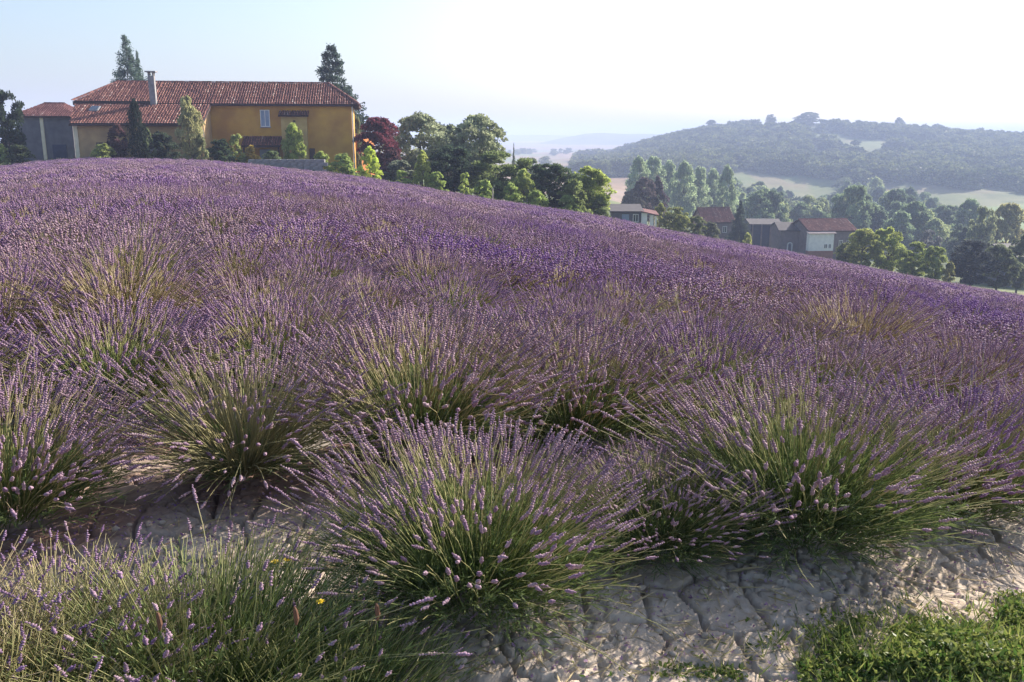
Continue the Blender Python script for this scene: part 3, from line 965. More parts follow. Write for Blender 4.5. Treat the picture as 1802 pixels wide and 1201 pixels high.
M_STONE = mat_plain("grey_stone", (0.30, 0.29, 0.29), (0.20, 0.195, 0.20), 3, .9, .6, 12)
M_BRICKR = mat_plain("red_brown_wall", (0.30, 0.14, 0.10), (0.22, 0.10, 0.08), 2, .9)
M_WOODD = mat_plain("dark_wood", (0.07, 0.035, 0.03), (0.045, 0.025, 0.022), 3, .7)
M_BLUEP = mat_plain("blue_grey_paint", (0.30, 0.36, 0.46), (0.24, 0.30, 0.40), 3, .5)
M_NAVY = mat_plain("dark_blue_boards", (0.035, 0.05, 0.10), (0.025, 0.035, 0.07), 2, .7)
M_GLASS = mat_plain("window_glass", (0.05, 0.06, 0.08), (0.03, 0.04, 0.06), 1, .08, spec=.6)
M_SLATE = mat_plain("dark_roofing", (0.07, 0.06, 0.065), (0.045, 0.04, 0.045), 2, .8)
M_ZINC = mat_plain("grey_metal", (0.30, 0.30, 0.31), (0.22, 0.22, 0.23), 4, .5)

def mat_tiles(name, a, b, c):
    m, nt, out = nm(name)
    p = N(nt, "ShaderNodeBsdfPrincipled"); p.inputs["Roughness"].default_value = .88; p.inputs["Specular IOR Level"].default_value = .2
    r = attr(nt, "rnd")
    col = mixc(nt, rng(nt, r, .15, .72), a, b)
    col = mixc(nt, rng(nt, r, .78, .98), col, c)
    col = mixc(nt, rng(nt, noise(nt, .9, detail=6), .40, .60, 0, .8), col, mixc(nt, 1.0, col, (.62, .55, .6), 'MULTIPLY'))
    nt.links.new(col, p.inputs["Base Color"]); nt.links.new(p.outputs[0], out.inputs[0])
    return m
M_TILE = mat_tiles("roof_tile", (0.15, 0.06, 0.055), (0.34, 0.155, 0.115), (0.56, 0.42, 0.35))
M_TILE2 = mat_tiles("old_roof_tile", (0.17, 0.07, 0.068), (0.25, 0.11, 0.10), (0.4, 0.29, 0.26))

def tile_cover(poly, eave_dir, up_dir, pitch=.24, course=.40, rad=.085, seed=0, lift=.02, mat=None):
    """Rounded roof tiles laid over a planar polygon; poly in 3D, eave_dir and up_dir unit vectors in its plane."""
    g = np.random.default_rng(seed)
    e = Vector(eave_dir).normalized(); u = Vector(up_dir).normalized(); n = e.cross(u).normalized()
    o = Vector(poly[0])
    p2 = [((Vector(p) - o).dot(e), (Vector(p) - o).dot(u)) for p in poly]
    xs = [p[0] for p in p2]; ys = [p[1] for p in p2]
    def inside(x, y):
        c = False; j = len(p2) - 1
        for i in range(len(p2)):
            if (p2[i][1] > y) != (p2[j][1] > y) and x < (p2[j][0] - p2[i][0]) * (y - p2[i][1]) / (p2[j][1] - p2[i][1]) + p2[i][0]:
                c = not c
            j = i
        return c
    V, Fa, rn = [], [], []
    ang = [R(a) for a in (180, 125, 55, 0)]
    nx = int((max(xs) - min(xs)) / pitch) + 1; ny = int((max(ys) - min(ys)) / course) + 1
    for i in range(nx):
        cx = min(xs) + (i + .5) * pitch; cv = g.uniform()
        for j in range(ny):
            cy = min(ys) + (j + .5) * course
            if not inside(cx, cy):
                continue
            rv = .45 * cv + .55 * g.uniform(); jig = g.normal(0, .018)
            base = len(V)
            for (yy_, hh, rr_) in ((cy - course * .62, .035, rad * 1.12), (cy + course * .5, .0, rad * .9)):
                for a in ang:
                    q = o + e * (cx + jig + rr_ * math.cos(a)) + u * yy_ + n * (lift + hh * (.6 + .8 * rv) + rr_ * .95 * math.sin(a))
                    V.append(tuple(q)); rn.append(rv)
            for s in range(3):
                Fa.append((base + s, base + s + 1, base + 5 + s, base + 4 + s)[::-1])
            V.append(tuple(o + e * (cx + jig) + u * (cy - course * .62) + n * lift)); rn.append(rv * .4)
    # the end caps are left open: they show the dark hollow under each tile
    return np_mesh("tile_courses", np.array(V), np.array(Fa), mat or M_TILE, {"rnd": rn})

def roof_plane(parent, name, poly, seed, mat=None, th=.16, matu=None):
    """poly: eave start, eave end, then the upper corners (counter-clockwise from above)."""
    a, b = Vector(poly[0]), Vector(poly[1]); e = (b - a).normalized()
    n = e.cross(Vector(poly[2]) - b).normalized(); u = n.cross(e)
    r = link(name, MB().slab(poly, th).mesh(name, matu or M_WOODD), parent)
    t = link("tile_courses", tile_cover(poly, e, u, seed=seed, mat=mat), r, kind="stuff")
    return r

def ridge_tiles(parent, a, b, mat=None):
    a, b = Vector(a), Vector(b); n = max(2, int((b - a).length / .42)); g = np.random.default_rng(3)
    V, Fa, rn = [], [], []
    d = (b - a).normalized(); s = d.cross(Vector((0, 0, 1))).normalized(); up = s.cross(d)
    for i in range(n):
        base = len(V); rv = g.uniform()
        for f, rr_ in ((i / n - .04 / n, .15), ((i + 1.12) / n, .125)):
            for q in (180, 120, 60, 0):
                V.append(tuple(a + (b - a) * f + s * rr_ * math.cos(R(q)) + up * (rr_ * math.sin(R(q)) + .04))); rn.append(rv)
        for k_ in range(3):
            Fa.append((base + k_, base + k_ + 1, base + 5 + k_, base + 4 + k_))
    link("ridge_tile_line", np_mesh("ridge_tile_line", np.array(V), np.array(Fa), mat or M_TILE, {"rnd": rn}), parent, kind="stuff")

def window(parent, x0, x1, z0, z1, t, frame_m=M_WHITE, pane_m=M_GLASS, sill=True, bars=1):
    """Window on the front wall whose face is at local y = t."""
    f = MB(); w = .07
    f.box(x0, x0 + w, t - .05, t + .02, z0, z1); f.box(x1 - w, x1, t - .05, t + .02, z0, z1)
    f.box(x0 + w, x1 - w, t - .05, t + .02, z0, z0 + w); f.box(x0 + w, x1 - w, t - .05, t + .02, z1 - w, z1)
    for k_ in range(bars):
        c = x0 + (x1 - x0) * (k_ + 1) / (bars + 1); f.box(c - .03, c + .03, t - .04, t + .01, z0 + w, z1 - w)
    o = link("window", f.mesh("window", frame_m), parent)
    link("pane", MB().box(x0 + w, x1 - w, t - .015, t + .012, z0 + w, z1 - w).mesh("pane", pane_m), o)
    if sill:
        link("sill", MB().box(x0 - .08, x1 + .08, t - .14, t + .02, z0 - .09, z0 - .003).mesh("sill", M_STONE), o)
    return o

def farmhouse():
    B = R(8)
    O = PX(618, 186, 90.0); zb = -3.2
    h = thing("farmhouse", "long ochre farmhouse with red tiled roof, chimney and lower front wing", "house", (O.x, 90.0, zb), B)
    he = O.z - zb                                    # wall height under the main eave
    # main block
    link("wall", MB().box(-25.2, 0, 0, 9.2, -1.2, he - .02).mesh("wall", M_OCHRE), h)
    # projecting wing
    hw = 4.45
    wm = MB()
    wm.box(-24.3, -13.4, -5.0, -.003, -1.2, hw)
    for sx in (-24.3, -13.4):                        # gable triangles of the catslide wing
        a = .004 if sx < -20 else -.004
        wm.face([(sx + a, -5.0, hw), (sx + a, -.003, hw), (sx + a, -.003, he - .05)])
    link("wing_wall", wm.mesh("wing_wall", M_BEIGE), h)
    rz_ = he + .47 * 4.9
    ov = .45
    ridL, ridR = (-22.8, 4.6, rz_), (-2.4, 4.6, rz_)
    e0 = he + .05
    r = roof_plane(h, "main_roof", [(-13.2, -ov, e0), (.75, -ov, e0), ridR, (-13.2, 4.6, rz_)], 1)
    r2 = roof_plane(h, "upper_roof", [(-25.7, -ov, e0 + .18), (-18.6, -ov, e0 + .18), (-18.6, 4.6, rz_ + .03), ridL], 2)
    r3 = roof_plane(h, "roof", [(-18.6, -ov, e0), (-13.2, -ov, e0), (-13.2, 4.6, rz_), (-18.6, 4.6, rz_)], 3)
    roof_plane(h, "roof", [(.75, -ov, e0), (.75, 9.6, e0), ridR], 4)
    roof_plane(h, "roof", [(.75, 9.6, e0), (-25.7, 9.6, e0), ridL, ridR], 5)
    roof_plane(h, "roof", [(-25.7, 9.6, e0), (-25.7, -ov, e0), ridL], 6)
    roof_plane(h, "wing_roof", [(-24.6, -5.5, hw + .08), (-13.15, -5.5, hw + .08), (-13.15, -.46, e0 - .02), (-25.5, -.46, e0 - .02)], 7)
    ridge_tiles(r, ridL, ridR)
    ridge_tiles(r, ridR, (.75, -ov, e0 + .05)); ridge_tiles(r2, ridL, (-25.7, -ov, e0 + .23))
    # eave boards and gutters
    link("gutter", MB().tube([(-13.1, -ov - .08, e0 - .1), (.8, -ov - .08, e0 - .1)], [.08, .08], 6).mesh("gutter", M_WOODD), h)
    link("gutter", MB().tube([(-24.6, -5.6, hw - .04), (-13.1, -5.6, hw - .04)], [.08, .08], 6).mesh("gutter", M_WOODD), h)
    link("downpipe", MB().tube([(-13.15, -5.45, hw - .1), (-13.2, -5.1, hw - .5), (-13.2, -5.1, 1.0)], [.06, .06, .06], 6).mesh("downpipe", M_CREAM), h)
    link("downpipe", MB().tube([(.1, -ov, e0 - .12), (.09, -.1, e0 - .6), (.09, -.1, -.5)], [.07, .07, .07], 6).mesh("downpipe", M_WHITE), h)
    link("painted_sunlit_strip", MB().box(-24.45, -24.1, -5.06, -4.7, -1.2, hw - .03).mesh("painted_sunlit_strip", M_CREAM), h)  # pale cream stands in for sunlight on the end of the wing
    # chimney
    cx, cy = -18.4, -.6
    cb = he - .6
    ch = link("chimney", MB().box(cx - .27, cx + .27, cy - .27, cy + .27, cb, cb + 3.15).mesh("chimney", M_STONE), h)
    for dx in (-.20, .20):
        for dy in (-.20, .20):
            link("chimney_leg", MB().box(cx + dx - .07, cx + dx + .07, cy + dy - .07, cy + dy + .07, cb + 3.153, cb + 3.50).mesh("chimney_leg", M_STONE), ch)
    link("chimney_cap", MB().box(cx - .48, cx + .48, cy - .48, cy + .48, cb + 3.503, cb + 3.60).mesh("chimney_cap", M_STONE), ch)
    # skylight on the wing roof
    sl = (e0 - .02 - hw - .08) / 5.04
    zs = lambda yy_: hw + .08 + sl * (yy_ + 5.5)
    sk = MB().slab([(-23.7, -2.6, zs(-2.6) + .20), (-22.9, -2.6, zs(-2.6) + .20), (-22.9, -1.6, zs(-1.6) + .20), (-23.7, -1.6, zs(-1.6) + .20)], .14)
    s_ = link("skylight", sk.mesh("skylight", M_ZINC), h)
    link("pane", MB().slab([(-23.62, -2.52, zs(-2.52) + .225), (-22.98, -2.52, zs(-2.52) + .225), (-22.98, -1.68, zs(-1.68) + .225), (-23.62, -1.68, zs(-1.68) + .225)], .02).mesh("pane", M_GLASS), s_)
    # facade: shuttered window, projecting bay with canopy, porch
    w = window(h, -8.75, -7.85, he - 2.05, he - .45, -.002, M_WHITE, M_BLUEP)
    link("bay", MB().box(-6.75, -4.3, -.55, -.004, -1.2, he - 1.0).mesh("bay", M_YELLOW), h)
    cn = link("bay_canopy", MB().slab([(-6.95, -.95, he - 1.02), (-4.1, -.95, he - 1.02), (-4.1, -.006, he - .58), (-6.95, -.006, he - .58)], .10).mesh("bay_canopy", M_WOODD), h)
    link("tile_courses", tile_cover([(-6.95, -.95, he - 1.02), (-4.1, -.95, he - 1.02), (-4.1, -.006, he - .58), (-6.95, -.006, he - .58)], (1, 0, 0), Vector((0, .944, .44)).normalized(), seed=9), cn, kind="stuff")
    link("wall_lamp", MB().box(-5.6, -5.4, -.72, -.555, he - 1.75, he - 1.45).mesh("wall_lamp", M_WOODD), h)
    pp = [(-10.4, -2.3, 2.55), (-6.78, -2.3, 2.55), (-6.78, -.006, 3.45), (-10.4, -.006, 3.45)]
    roof_plane(h, "porch_roof", pp, 12, th=.12)
    for x in (-10.2, -6.95):
        link("porch_post", MB().box(x - .08, x + .08, -2.1, -1.94, -1.2, 2.42).mesh("porch_post", M_WOODD), h)
    link("door", MB().box(-9.0, -7.9, -.06, -.003, -.6, 2.2).mesh("door", M_BLUEP), h)
    link("door", MB().box(-4.22, -3.7, -.07, -.004, -.6, 2.3).mesh("door", M_WOODD), h)
    # dark openings of the wing
    link("opening", MB().box(-22.6, -20.6, -5.05, -5.003, -.8, 2.9).mesh("opening", M_WOODD), h)
    window(h, -18.1, -16.9, 2.0, 3.2, -5.003, M_WOODD)
    return h
farmhouse()

def building(name, label, cat, px0, px1, y, eave, rdg, depth, wall_m, roof_m=None, roof="gable", rot=0.0, down=3.0, over=.35, group=None, tiles=True):
    """A house placed by the photo columns of its front and the rows of eave and ridge. Local x runs along the front, y goes back."""
    a = PX(px0, eave, y); b = PX(px1, eave, y)
    w = b.x - a.x; mid = (a + b) / 2
    zb = gz(mid.x, y) - .5
    h = thing(name, label, cat, (mid.x, y, zb), rot, group)
    he = a.z - zb; w2 = w / 2
    link("wall", MB().box(-w2, w2, 0, depth, -1.5, he).mesh("wall", wall_m), h)
    zr = PX(px0, rdg, y + depth / 2).z - zb
    e = he + .04; rm = roof_m
    if roof == "flat":
        link("roof", MB().slab([(-w2 - over, -over, e + .05), (w2 + over, -over, e + .05), (w2 + over, depth + over, zr), (-w2 - over, depth + over, zr)], .18).mesh("roof", rm or M_SLATE), h)
    elif roof in ("gable", "hip"):
        hx = min(depth / 2, w * .32) if roof == "hip" else -over
        l, r_ = -w2 + hx, w2 - hx
        if tiles:
            P_ = lambda nme, poly, s: roof_plane(h, nme, poly, s, mat=rm)
        else:
            P_ = lambda nme, poly, s: link(nme, MB().slab(poly, .15).mesh(nme, rm), h)
        r1 = P_("roof", [(-w2 - over, -over, e), (w2 + over, -over, e), (r_, depth / 2, zr), (l, depth / 2, zr)], 21)
        P_("roof", [(w2 + over, depth + over, e), (-w2 - over, depth + over, e), (l, depth / 2, zr), (r_, depth / 2, zr)], 22)
        if roof == "hip":
            P_("roof", [(w2 + over, -over, e), (w2 + over, depth + over, e), (r_, depth / 2, zr)], 23)
            P_("roof", [(-w2 - over, depth + over, e), (-w2 - over, -over, e), (l, depth / 2, zr)], 24)
        else:
            g = MB()
            for sx in (-w2 + .004, w2 - .004):
                g.face([(sx, 0, he), (sx, depth, he), (sx, depth / 2, zr - .12)])
            link("gable", g.mesh("gable", wall_m), h)
        if tiles:
            ridge_tiles(r1, (l, depth / 2, zr), (r_, depth / 2, zr), rm)
    return h, w2, he

sh, w2, he = building("shed", "low grey-walled shed with hipped red tile roof beside the farmhouse", "shed", 28, 124, 94, 206, 183, 6.0, M_GREYW, M_TILE2, "hip", R(4))
link("painted_sunlit_strip", MB().box(-.35, -.02, -.12, -.003, -1.5, he - .1).mesh("painted_sunlit_strip", M_CREAM), sh)  # cream strip paints in a sunlit edge of the shed wall
link("door", MB().box(.6, 2.0, -.06, -.003, -1.2, 2.2).mesh("door", M_NAVY), sh)

an, w2, he = building("annex", "small orange annex catching sun behind the farmhouse end", "annex", 622, 635, 101, 240, 235, 4.0, M_ORANGE, M_TILE, "gable", R(-14))

# low grey retaining wall of the garden: separate stones
def garden_wall():
    a = PX(436, 282, 80.5); b = PX(566, 296, 80.5)
    rot = 0.0
    t = thing("garden_wall", "low grey stone wall between the lavender and the ochre farmhouse", "wall", (a.x, 80.5, min(a.z, b.z) - 1.3), 0)
    g = random.Random(4); L = b.x - a.x; z = 0
    ms = []
    for k_ in range(4):
        s = MB(); w = .5 + .12 * k_; j = .03
        s.v = [(0, 0, 0), (w, j, 0), (w, .4, 0), (0, .4, 0), (j, .03, .28), (w - j, .0, .28), (w, .4, .28), (0, .4, .28)]
        s.f = [(0, 3, 2, 1), (4, 5, 6, 7), (0, 1, 5, 4), (1, 2, 6, 5), (2, 3, 7, 6), (3, 0, 4, 7)]
        ms.append((w, s.mesh("stone", M_STONE)))
    for row in range(7):
        x = -.2 * (row % 2)
        while x < L:
            w, me = g.choice(ms)
            o = link("stone", me, t); o.location = (x, g.uniform(-.02, .02), row * .295)
            x += w + .02
    link("core", MB().box(0, L, .08, .36, -.8, 7 * .29).mesh("core", M_STONE), t)
garden_wall()

# farm buildings in the dip beyond the field
ws, w2, he = building("cottage", "small grey cottage with dark lean-to roof and white porch at the field edge", "cottage", 1078, 1128, 112, 373, 362, 5.0, M_GREYW, M_SLATE, "flat", R(-3))
window(ws, w2 - 1.0, w2 - .3, he - 1.3, he - .3, -.003, M_WHITE)
link("door", MB().box(-.6, .3, -.05, -.003, -.5, he - .3).mesh("door", M_BLUEP), ws)
for k_, (q0, q1) in enumerate(((.03, .75), (1.1, 1.55), (1.75, 1.95))):
    link("porch_pillar", MB().box(w2 + q0, w2 + q1, -.3, .3, -1.0, he - (.0, .35, .5)[k_]).mesh("porch_pillar", M_WHITE), ws)
link("porch_roof", MB().slab([(w2 + .01, -.6, he + .12), (w2 + 2.2, -.6, he - .35), (w2 + 2.2, 3.0, he - .1), (w2 + .01, 3.0, he + .3)], .1).mesh("porch_roof", M_TILE2), ws)

b1, w2, he = building("house", "small house with dull maroon roof half hidden by a dark conifer", "house", 1238, 1292, 168, 392, 366, 7.0, M_MAUVE, M_TILE2, "gable", R(6))
window(b1, -1.2, -.4, he - 1.9, he - .7, -.003); window(b1, .8, 1.6, he - 1.9, he - .7, -.003)
b2, w2, he = building("barn", "dark blue open barn between the conifer and the grey house", "barn", 1322, 1374, 172, 395, 385, 8.0, M_NAVY, M_SLATE, "gable", R(-4), tiles=False)
for k_ in range(4):
    x = -w2 + .3 + k_ * (2 * w2 - .6) / 3
    link("barn_post", MB().box(x - .12, x + .12, -.5, -.25, -1.2, he - .02).mesh("barn_post", M_MAUVE), b2)
b3, w2, he = building("house", "mauve-grey house with one pale arched doorway below the lavender", "house", 1374, 1424, 158, 406, 391, 8.0, M_MAUVE, M_SLATE, "gable", R(-5), tiles=False)
dx = -w2 + 1.3
arch = MB()
for s0 in (0, .75):
    arch.box(dx + s0, dx + s0 + .22, -.1, -.003, .2, 2.6)
for k_ in range(6):
    a0, a1 = math.pi * k_ / 6, math.pi * (k_ + 1) / 6
    c = dx + .485
    pts_ = [(c + .485 * math.cos(a0), 2.6 + .5 * math.sin(a0)), (c + .485 * math.cos(a1), 2.6 + .5 * math.sin(a1)), (c + .27 * math.cos(a1), 2.6 + .28 * math.sin(a1)), (c + .27 * math.cos(a0), 2.6 + .28 * math.sin(a0))]
    arch.face([(p[0], -.1, p[1]) for p in pts_][::-1])
d_ = link("doorway", arch.mesh("doorway", M_WHITE), b3)
link("door", MB().box(dx + .22, dx + .75, -.03, -.003, .2, 2.75).mesh("door", M_NAVY), d_)
b4, w2, he = building("house", "biggest farm building, white upper wall over brick base and broad red roof", "house", 1424, 1508, 154, 407, 386, 9.0, M_MAUVE, M_TILE2, "gable", R(5))
up_ = link("white_wall", MB().box(-w2 - .5, -.2, -1.0, -.003, he - 3.3, he - .25).mesh("white_wall", M_WHITE), b4)
link("lean_to_roof", MB().slab([(-w2 - .8, -1.4, he - .25), (.1, -1.4, he - .25), (.1, -.36, he + .0), (-w2 - .8, -.36, he + .0)], .06).mesh("lean_to_roof", M_MAUVE), b4)
link("brick_base", MB().box(-w2 - .5, -.2, -1.05, -.003, -1.5, he - 3.303).mesh("brick_base", M_BRICKR), b4)
window(b4, -1.9, -1.3, he - 2.9, he - 2.1, -1.003, M_WHITE, sill=False); window(b4, -1.1, -.6, he - 2.9, he - 2.1, -1.003, M_WHITE, sill=False)
window(b4, 1.2, 1.9, he - 2.6, he - 1.6, -.003, M_WHITE)
window(b4, 2.6, 3.3, he - 2.6, he - 1.6, -.003, M_WHITE)
link("door", MB().box(3.5, 4.3, -.05, -.003, -.5, 1.9).mesh("door", M_WOODD), b4)
building("house", "dark roofed house cut by the frame edge among the valley bushes", "house", 1772, 1850, 150, 452, 428, 8.0, M_GREYW, M_SLATE, "gable", R(14), tiles=False)
building("house", "tiny mauve-roofed house on the wooded skyline, nearer the hill's summit", "house", 1726, 1760, 1000, 239, 233, 10, M_MAUVE, M_TILE2, "gable", R(4), tiles=False)
building("house", "tiny mauve-roofed house last on the wooded skyline by the frame edge", "house", 1773, 1812, 1000, 240, 234, 10, M_MAUVE, M_TILE2, "gable", R(-4), tiles=False)

# thin marker post at the field edge
p = PX(867, 333, 73.5)
po = thing("marker_post", "thin pale marker post standing in the lavender edge before dark bushes", "post", (p.x, 73.5, gz(p.x, 73.5)))
hp = p.z - gz(p.x, 73.5)
link("post", MB().tube([(0, 0, -.2), (0.02, 0, hp)], [.05, .045], 6).mesh("post", M_CREAM), po)
link("cap", MB().tube([(0.02, 0, hp + .002), (0.02, 0, hp + .07)], [.07, .05], 6).mesh("cap", M_ZINC), po)

# ------------------------------------------------------------------ valley trees
T(1133, 48, 318, 178, "round", (.035, .028, .03), "dark purple-brown tree behind the small grey cottage")
T(1157, 38, 316, 181, "young", (.030, .022, .028), "darkest purple-brown pointed tree behind the small grey cottage")
T(1112, 40, 338, 175, "round", (.05, .05, .045), "dull brownish tree just left out of the purple pair above the cottage roof")
T(1304, 46, 352, 160, "spruce", (.022, .030, .024), "dark conifer standing before the dark blue barn", name="conifer")
T(1188, 46, 368, 122, "round", (.09, .10, .035), "sunlit olive bush beside the white porch", "bush", name="bush")
T(1222, 44, 382, 124, "shrub", (.07, .08, .035), "olive bush further along from the white porch", "bush", name="bush")
T(1162, 30, 362, 122, "shrub", (.10, .11, .04), "small yellowish bush rising right behind the white porch", "bush", name="bush")
T(1252, 36, 392, 130, "shrub", (.055, .06, .04), "low greyish bush before the maroon-roofed house", "bush", name="bush")
T(1316, 18, 412, 128, "shrub", (.16, .17, .06), "small pale green bush at the foot of the dark conifer", "bush", name="bush")
for px_, w_, tp, y_, col, lb in (
    (1520, 60, 408, 120, (.12, .13, .04), "sunlit bush touching the end of the biggest farm building"),
    (1567, 62, 406, 121, (.13, .15, .04), "tallest sunlit bush in the row below the farm buildings"),
    (1612, 52, 430, 116, (.11, .13, .04), "green bush beyond the tallest sunlit one at the field edge"),
    (1645, 44, 438, 112, (.10, .12, .04), "last small bush in the row before the pale gap"),
    (1490, 38, 430, 125, (.07, .08, .035), "dark bush against the wall of the biggest farm building"),
    (1715, 74, 428, 122, (.022, .026, .026), "very dark bush beyond the pale gap at the field edge"),
    (1762, 60, 436, 124, (.055, .065, .035), "dull olive bush beside the very dark one"),
    (1800, 50, 420, 130, (.06, .07, .04), "dull bush before the dark roof at the frame edge")):
    T(px_, w_, tp, y_, "round", col, lb, "bush", name="bush")
T(1672, 22, 462, 112, "shrub", (.10, .10, .04), "small straw-green shrub in the pale gap of the bush row", "shrub")
for px_, w_, tp, y_, col, lb in (
    (1735, 46, 372, 190, (.09, .10, .05), "olive tree rising over the very dark bush"),
    (1778, 60, 366, 200, (.12, .115, .05), "yellowish olive tree above the dark roof at the frame edge"),
    (1690, 40, 400, 200, (.05, .065, .045), "bluish tree above the pale gap"),
    (1636, 36, 410, 190, (.06, .06, .06), "greyish round tree above the last bush of the row")):
    T(px_, w_, tp, y_, "round", col, lb)
# pale poplar-like trees in the dip
pop = [(1125, 46, 283), (1150, 50, 282), (1178, 44, 290), (1205, 46, 292), (1232, 44, 300), (1256, 40, 304), (1280, 38, 300)]
for i, (px_, w_, tp) in enumerate(pop):
    T(px_, w_, tp, 265 + (i % 3) * 14, "tall", (.12, .15, .085), "tall pale green tree in the hazy row behind the cottage", "tree", group="hazy row of tall pale trees")
vg = random.Random(21)
VT = (("hazy green tree in the valley wood beyond the farm buildings", (.075, .10, .055)),
      ("hazy pale green tree in the valley wood beyond the farm buildings", (.13, .15, .075)),
      ("hazy dark tree in the valley wood beyond the farm buildings", (.045, .062, .040)))
for i in range(130):
    px_ = vg.uniform(1270, 1745); f = vg.random()
    y_ = 230 + 250 * f ** .8
    if px_ > 1650 and y_ > 330:
        continue
    x_ = (px_ - 901) / F * y_
    base = gz(x_, y_); hh = vg.uniform(8, 16) * (1.2 if 1490 < px_ < 1620 else 1)
    _, tp = to_px(x_, y_, base + hh)
    w_ = vg.uniform(6, 10.5) * px_per_m(y_)
    lb, col = VT[(0, 0, 1, 2)[i % 4]]
    j = vg.uniform(.85, 1.2)
    T(px_, w_, tp, y_, vg.choice(("round", "tall", "tall")), tuple(c * j for c in col), lb, "tree", group="trees of the valley wood")
for px_, tp, w_, lb in ((1423, 199, 40, "broad rounded tree crowning the summit of the wooded hill"), (1583, 208, 16, "narrow tree sticking up from the descending skyline"),
                        (1356, 203, 18, "small tree on the skyline before the summit"), (1252, 213, 20, "rounded tree on the rising skyline of the hill"),
                        (1650, 219, 16, "small tree on the far descending skyline")):
    T(px_, w_, tp, 1005, "round", (.05, .06, .035), lb, "tree")

# woods covering the hill: one mass
small = [crown_me("wood_tree", crown_cloud(40 + i, 420, (ball, egg, dome)[i % 3], .17, 26), M_WOOD) for i in range(5)]
hp_, hr_, hs_, hi_ = [], [], [], []
g = np.random.default_rng(77)
tries = 26000
rad_ = np.sqrt(g.uniform(300 ** 2, 1250 ** 2, tries)); aa = g.uniform(R(4), R(36), tries)
X_ = rad_ * np.sin(aa); Y_ = rad_ * np.cos(aa); Zg = ground(X_, Y_)
PXx, PYy = to_px(X_, Y_, Zg)
cov = fbm(X_ / 95, Y_ / 48, 5); fine = fbm(X_ / 35, Y_ / 35, 8)
for i in range(tries):
    r_, px_ = rad_[i], PXx[i]
    keep = False
    if r_ > 600 and px_ > 1120:
        dense = cov[i] + .25 * (fine[i] - .5)
        clear = 1330 < px_ < 1640 and 760 < r_ < 960 and cov[i] > .50
        keep = dense > .485 and not clear
        if px_ < 1420 and 600 < r_ < 960:
            keep = True
        if 600 < r_ < 700 and px_ > 1270:
            keep = cov[i] > .54 or fine[i] > .62
        if px_ > 1560 and 700 < r_ < 900:
            keep = dense > .53
    elif 480 < r_ <= 600 and px_ > 1150:
        keep = cov[i] > .52 and px_ < 1640
    elif 340 < r_ <= 480 and px_ > 1250:
        keep = cov[i] > .5 and px_ < 1640
        if px_ > 1700:
            keep = fine[i] > .62
    elif px_ <= 1150 and r_ > 480:
        keep = cov[i] > .62 or (1035 < px_ < 1150 and 620 < r_ < 760)
    if r_ > 1080 and keep:
        keep = g.uniform() < .6
    if not keep:
        continue
    s = g.uniform(5, 13) * (1 if r_ < 1100 else .8)
    hp_.append((X_[i], Y_[i], Zg[i] - .4)); hr_.append((0, 0, g.uniform(0, 6.28))); hs_.append((s * g.uniform(.85, 1.25), s * g.uniform(.85, 1.25), s * .82)); hi_.append(g.integers(5))
scatter("hillside_woods", hp_, hr_, hs_, hi_, small)

# scattered copses on the plain far behind
hp_, hr_, hs_, hi_ = [], [], [], []
for i in range(500):
    px_ = g.uniform(880, 1180); y_ = g.uniform(700, 1700)
    if fbm(np.array([px_ / 30]), np.array([y_ / 160]), 9)[0] < .64:
        continue
    x_ = (px_ - 901) / F * y_; s = g.uniform(5, 9)
    hp_.append((x_, y_, gz(x_, y_) - .3)); hr_.append((0, 0, g.uniform(0, 6))); hs_.append((s * 1.5, s * 1.5, s)); hi_.append(g.integers(5))
scatter("distant_copses", hp_, hr_, hs_, hi_, small)

# rough grass along the field edge
g = np.random.default_rng(15)
P_, D_, L_, W_ = [], [], [], []
for i in range(9000):
    px_ = g.uniform(-30, 1840)
    a = math.atan((px_ - 901) / F)
    r_ = float(np.interp(a, azc, edge_r)) + g.uniform(.8, 7)
    x_, y_ = r_ * math.sin(a), r_ * math.cos(a)
    P_.append((x_, y_, gz(x_, y_))); D_.append((g.normal(0, .35), g.normal(0, .35), 1)); L_.append(g.uniform(.3, .8)); W_.append(.12)
V, Fa = leaf_quads(g, np.array(P_), unit(np.array(D_)), np.array(L_), np.array(W_))
link("grass_verge", np_mesh("grass_verge", V, Fa, M_WEED, {"rnd": np.repeat(g.uniform(.3, 1, len(P_)), 4)}), kind="stuff")

# ------------------------------------------------------------------ weeds, clods and small flowers by the path
def unproject(px, py):
    v = (600.5 - py) / F; u = (px - 901) / F
    d = np.array([u, CP + v * SP, -SP + v * CP]); s = Z0 / d[2]
    for _ in range(4):
        x, y = d[0] * s, d[1] * s
        s = soil_z(x, y) / d[2]
    return d[0] * s, d[1] * s

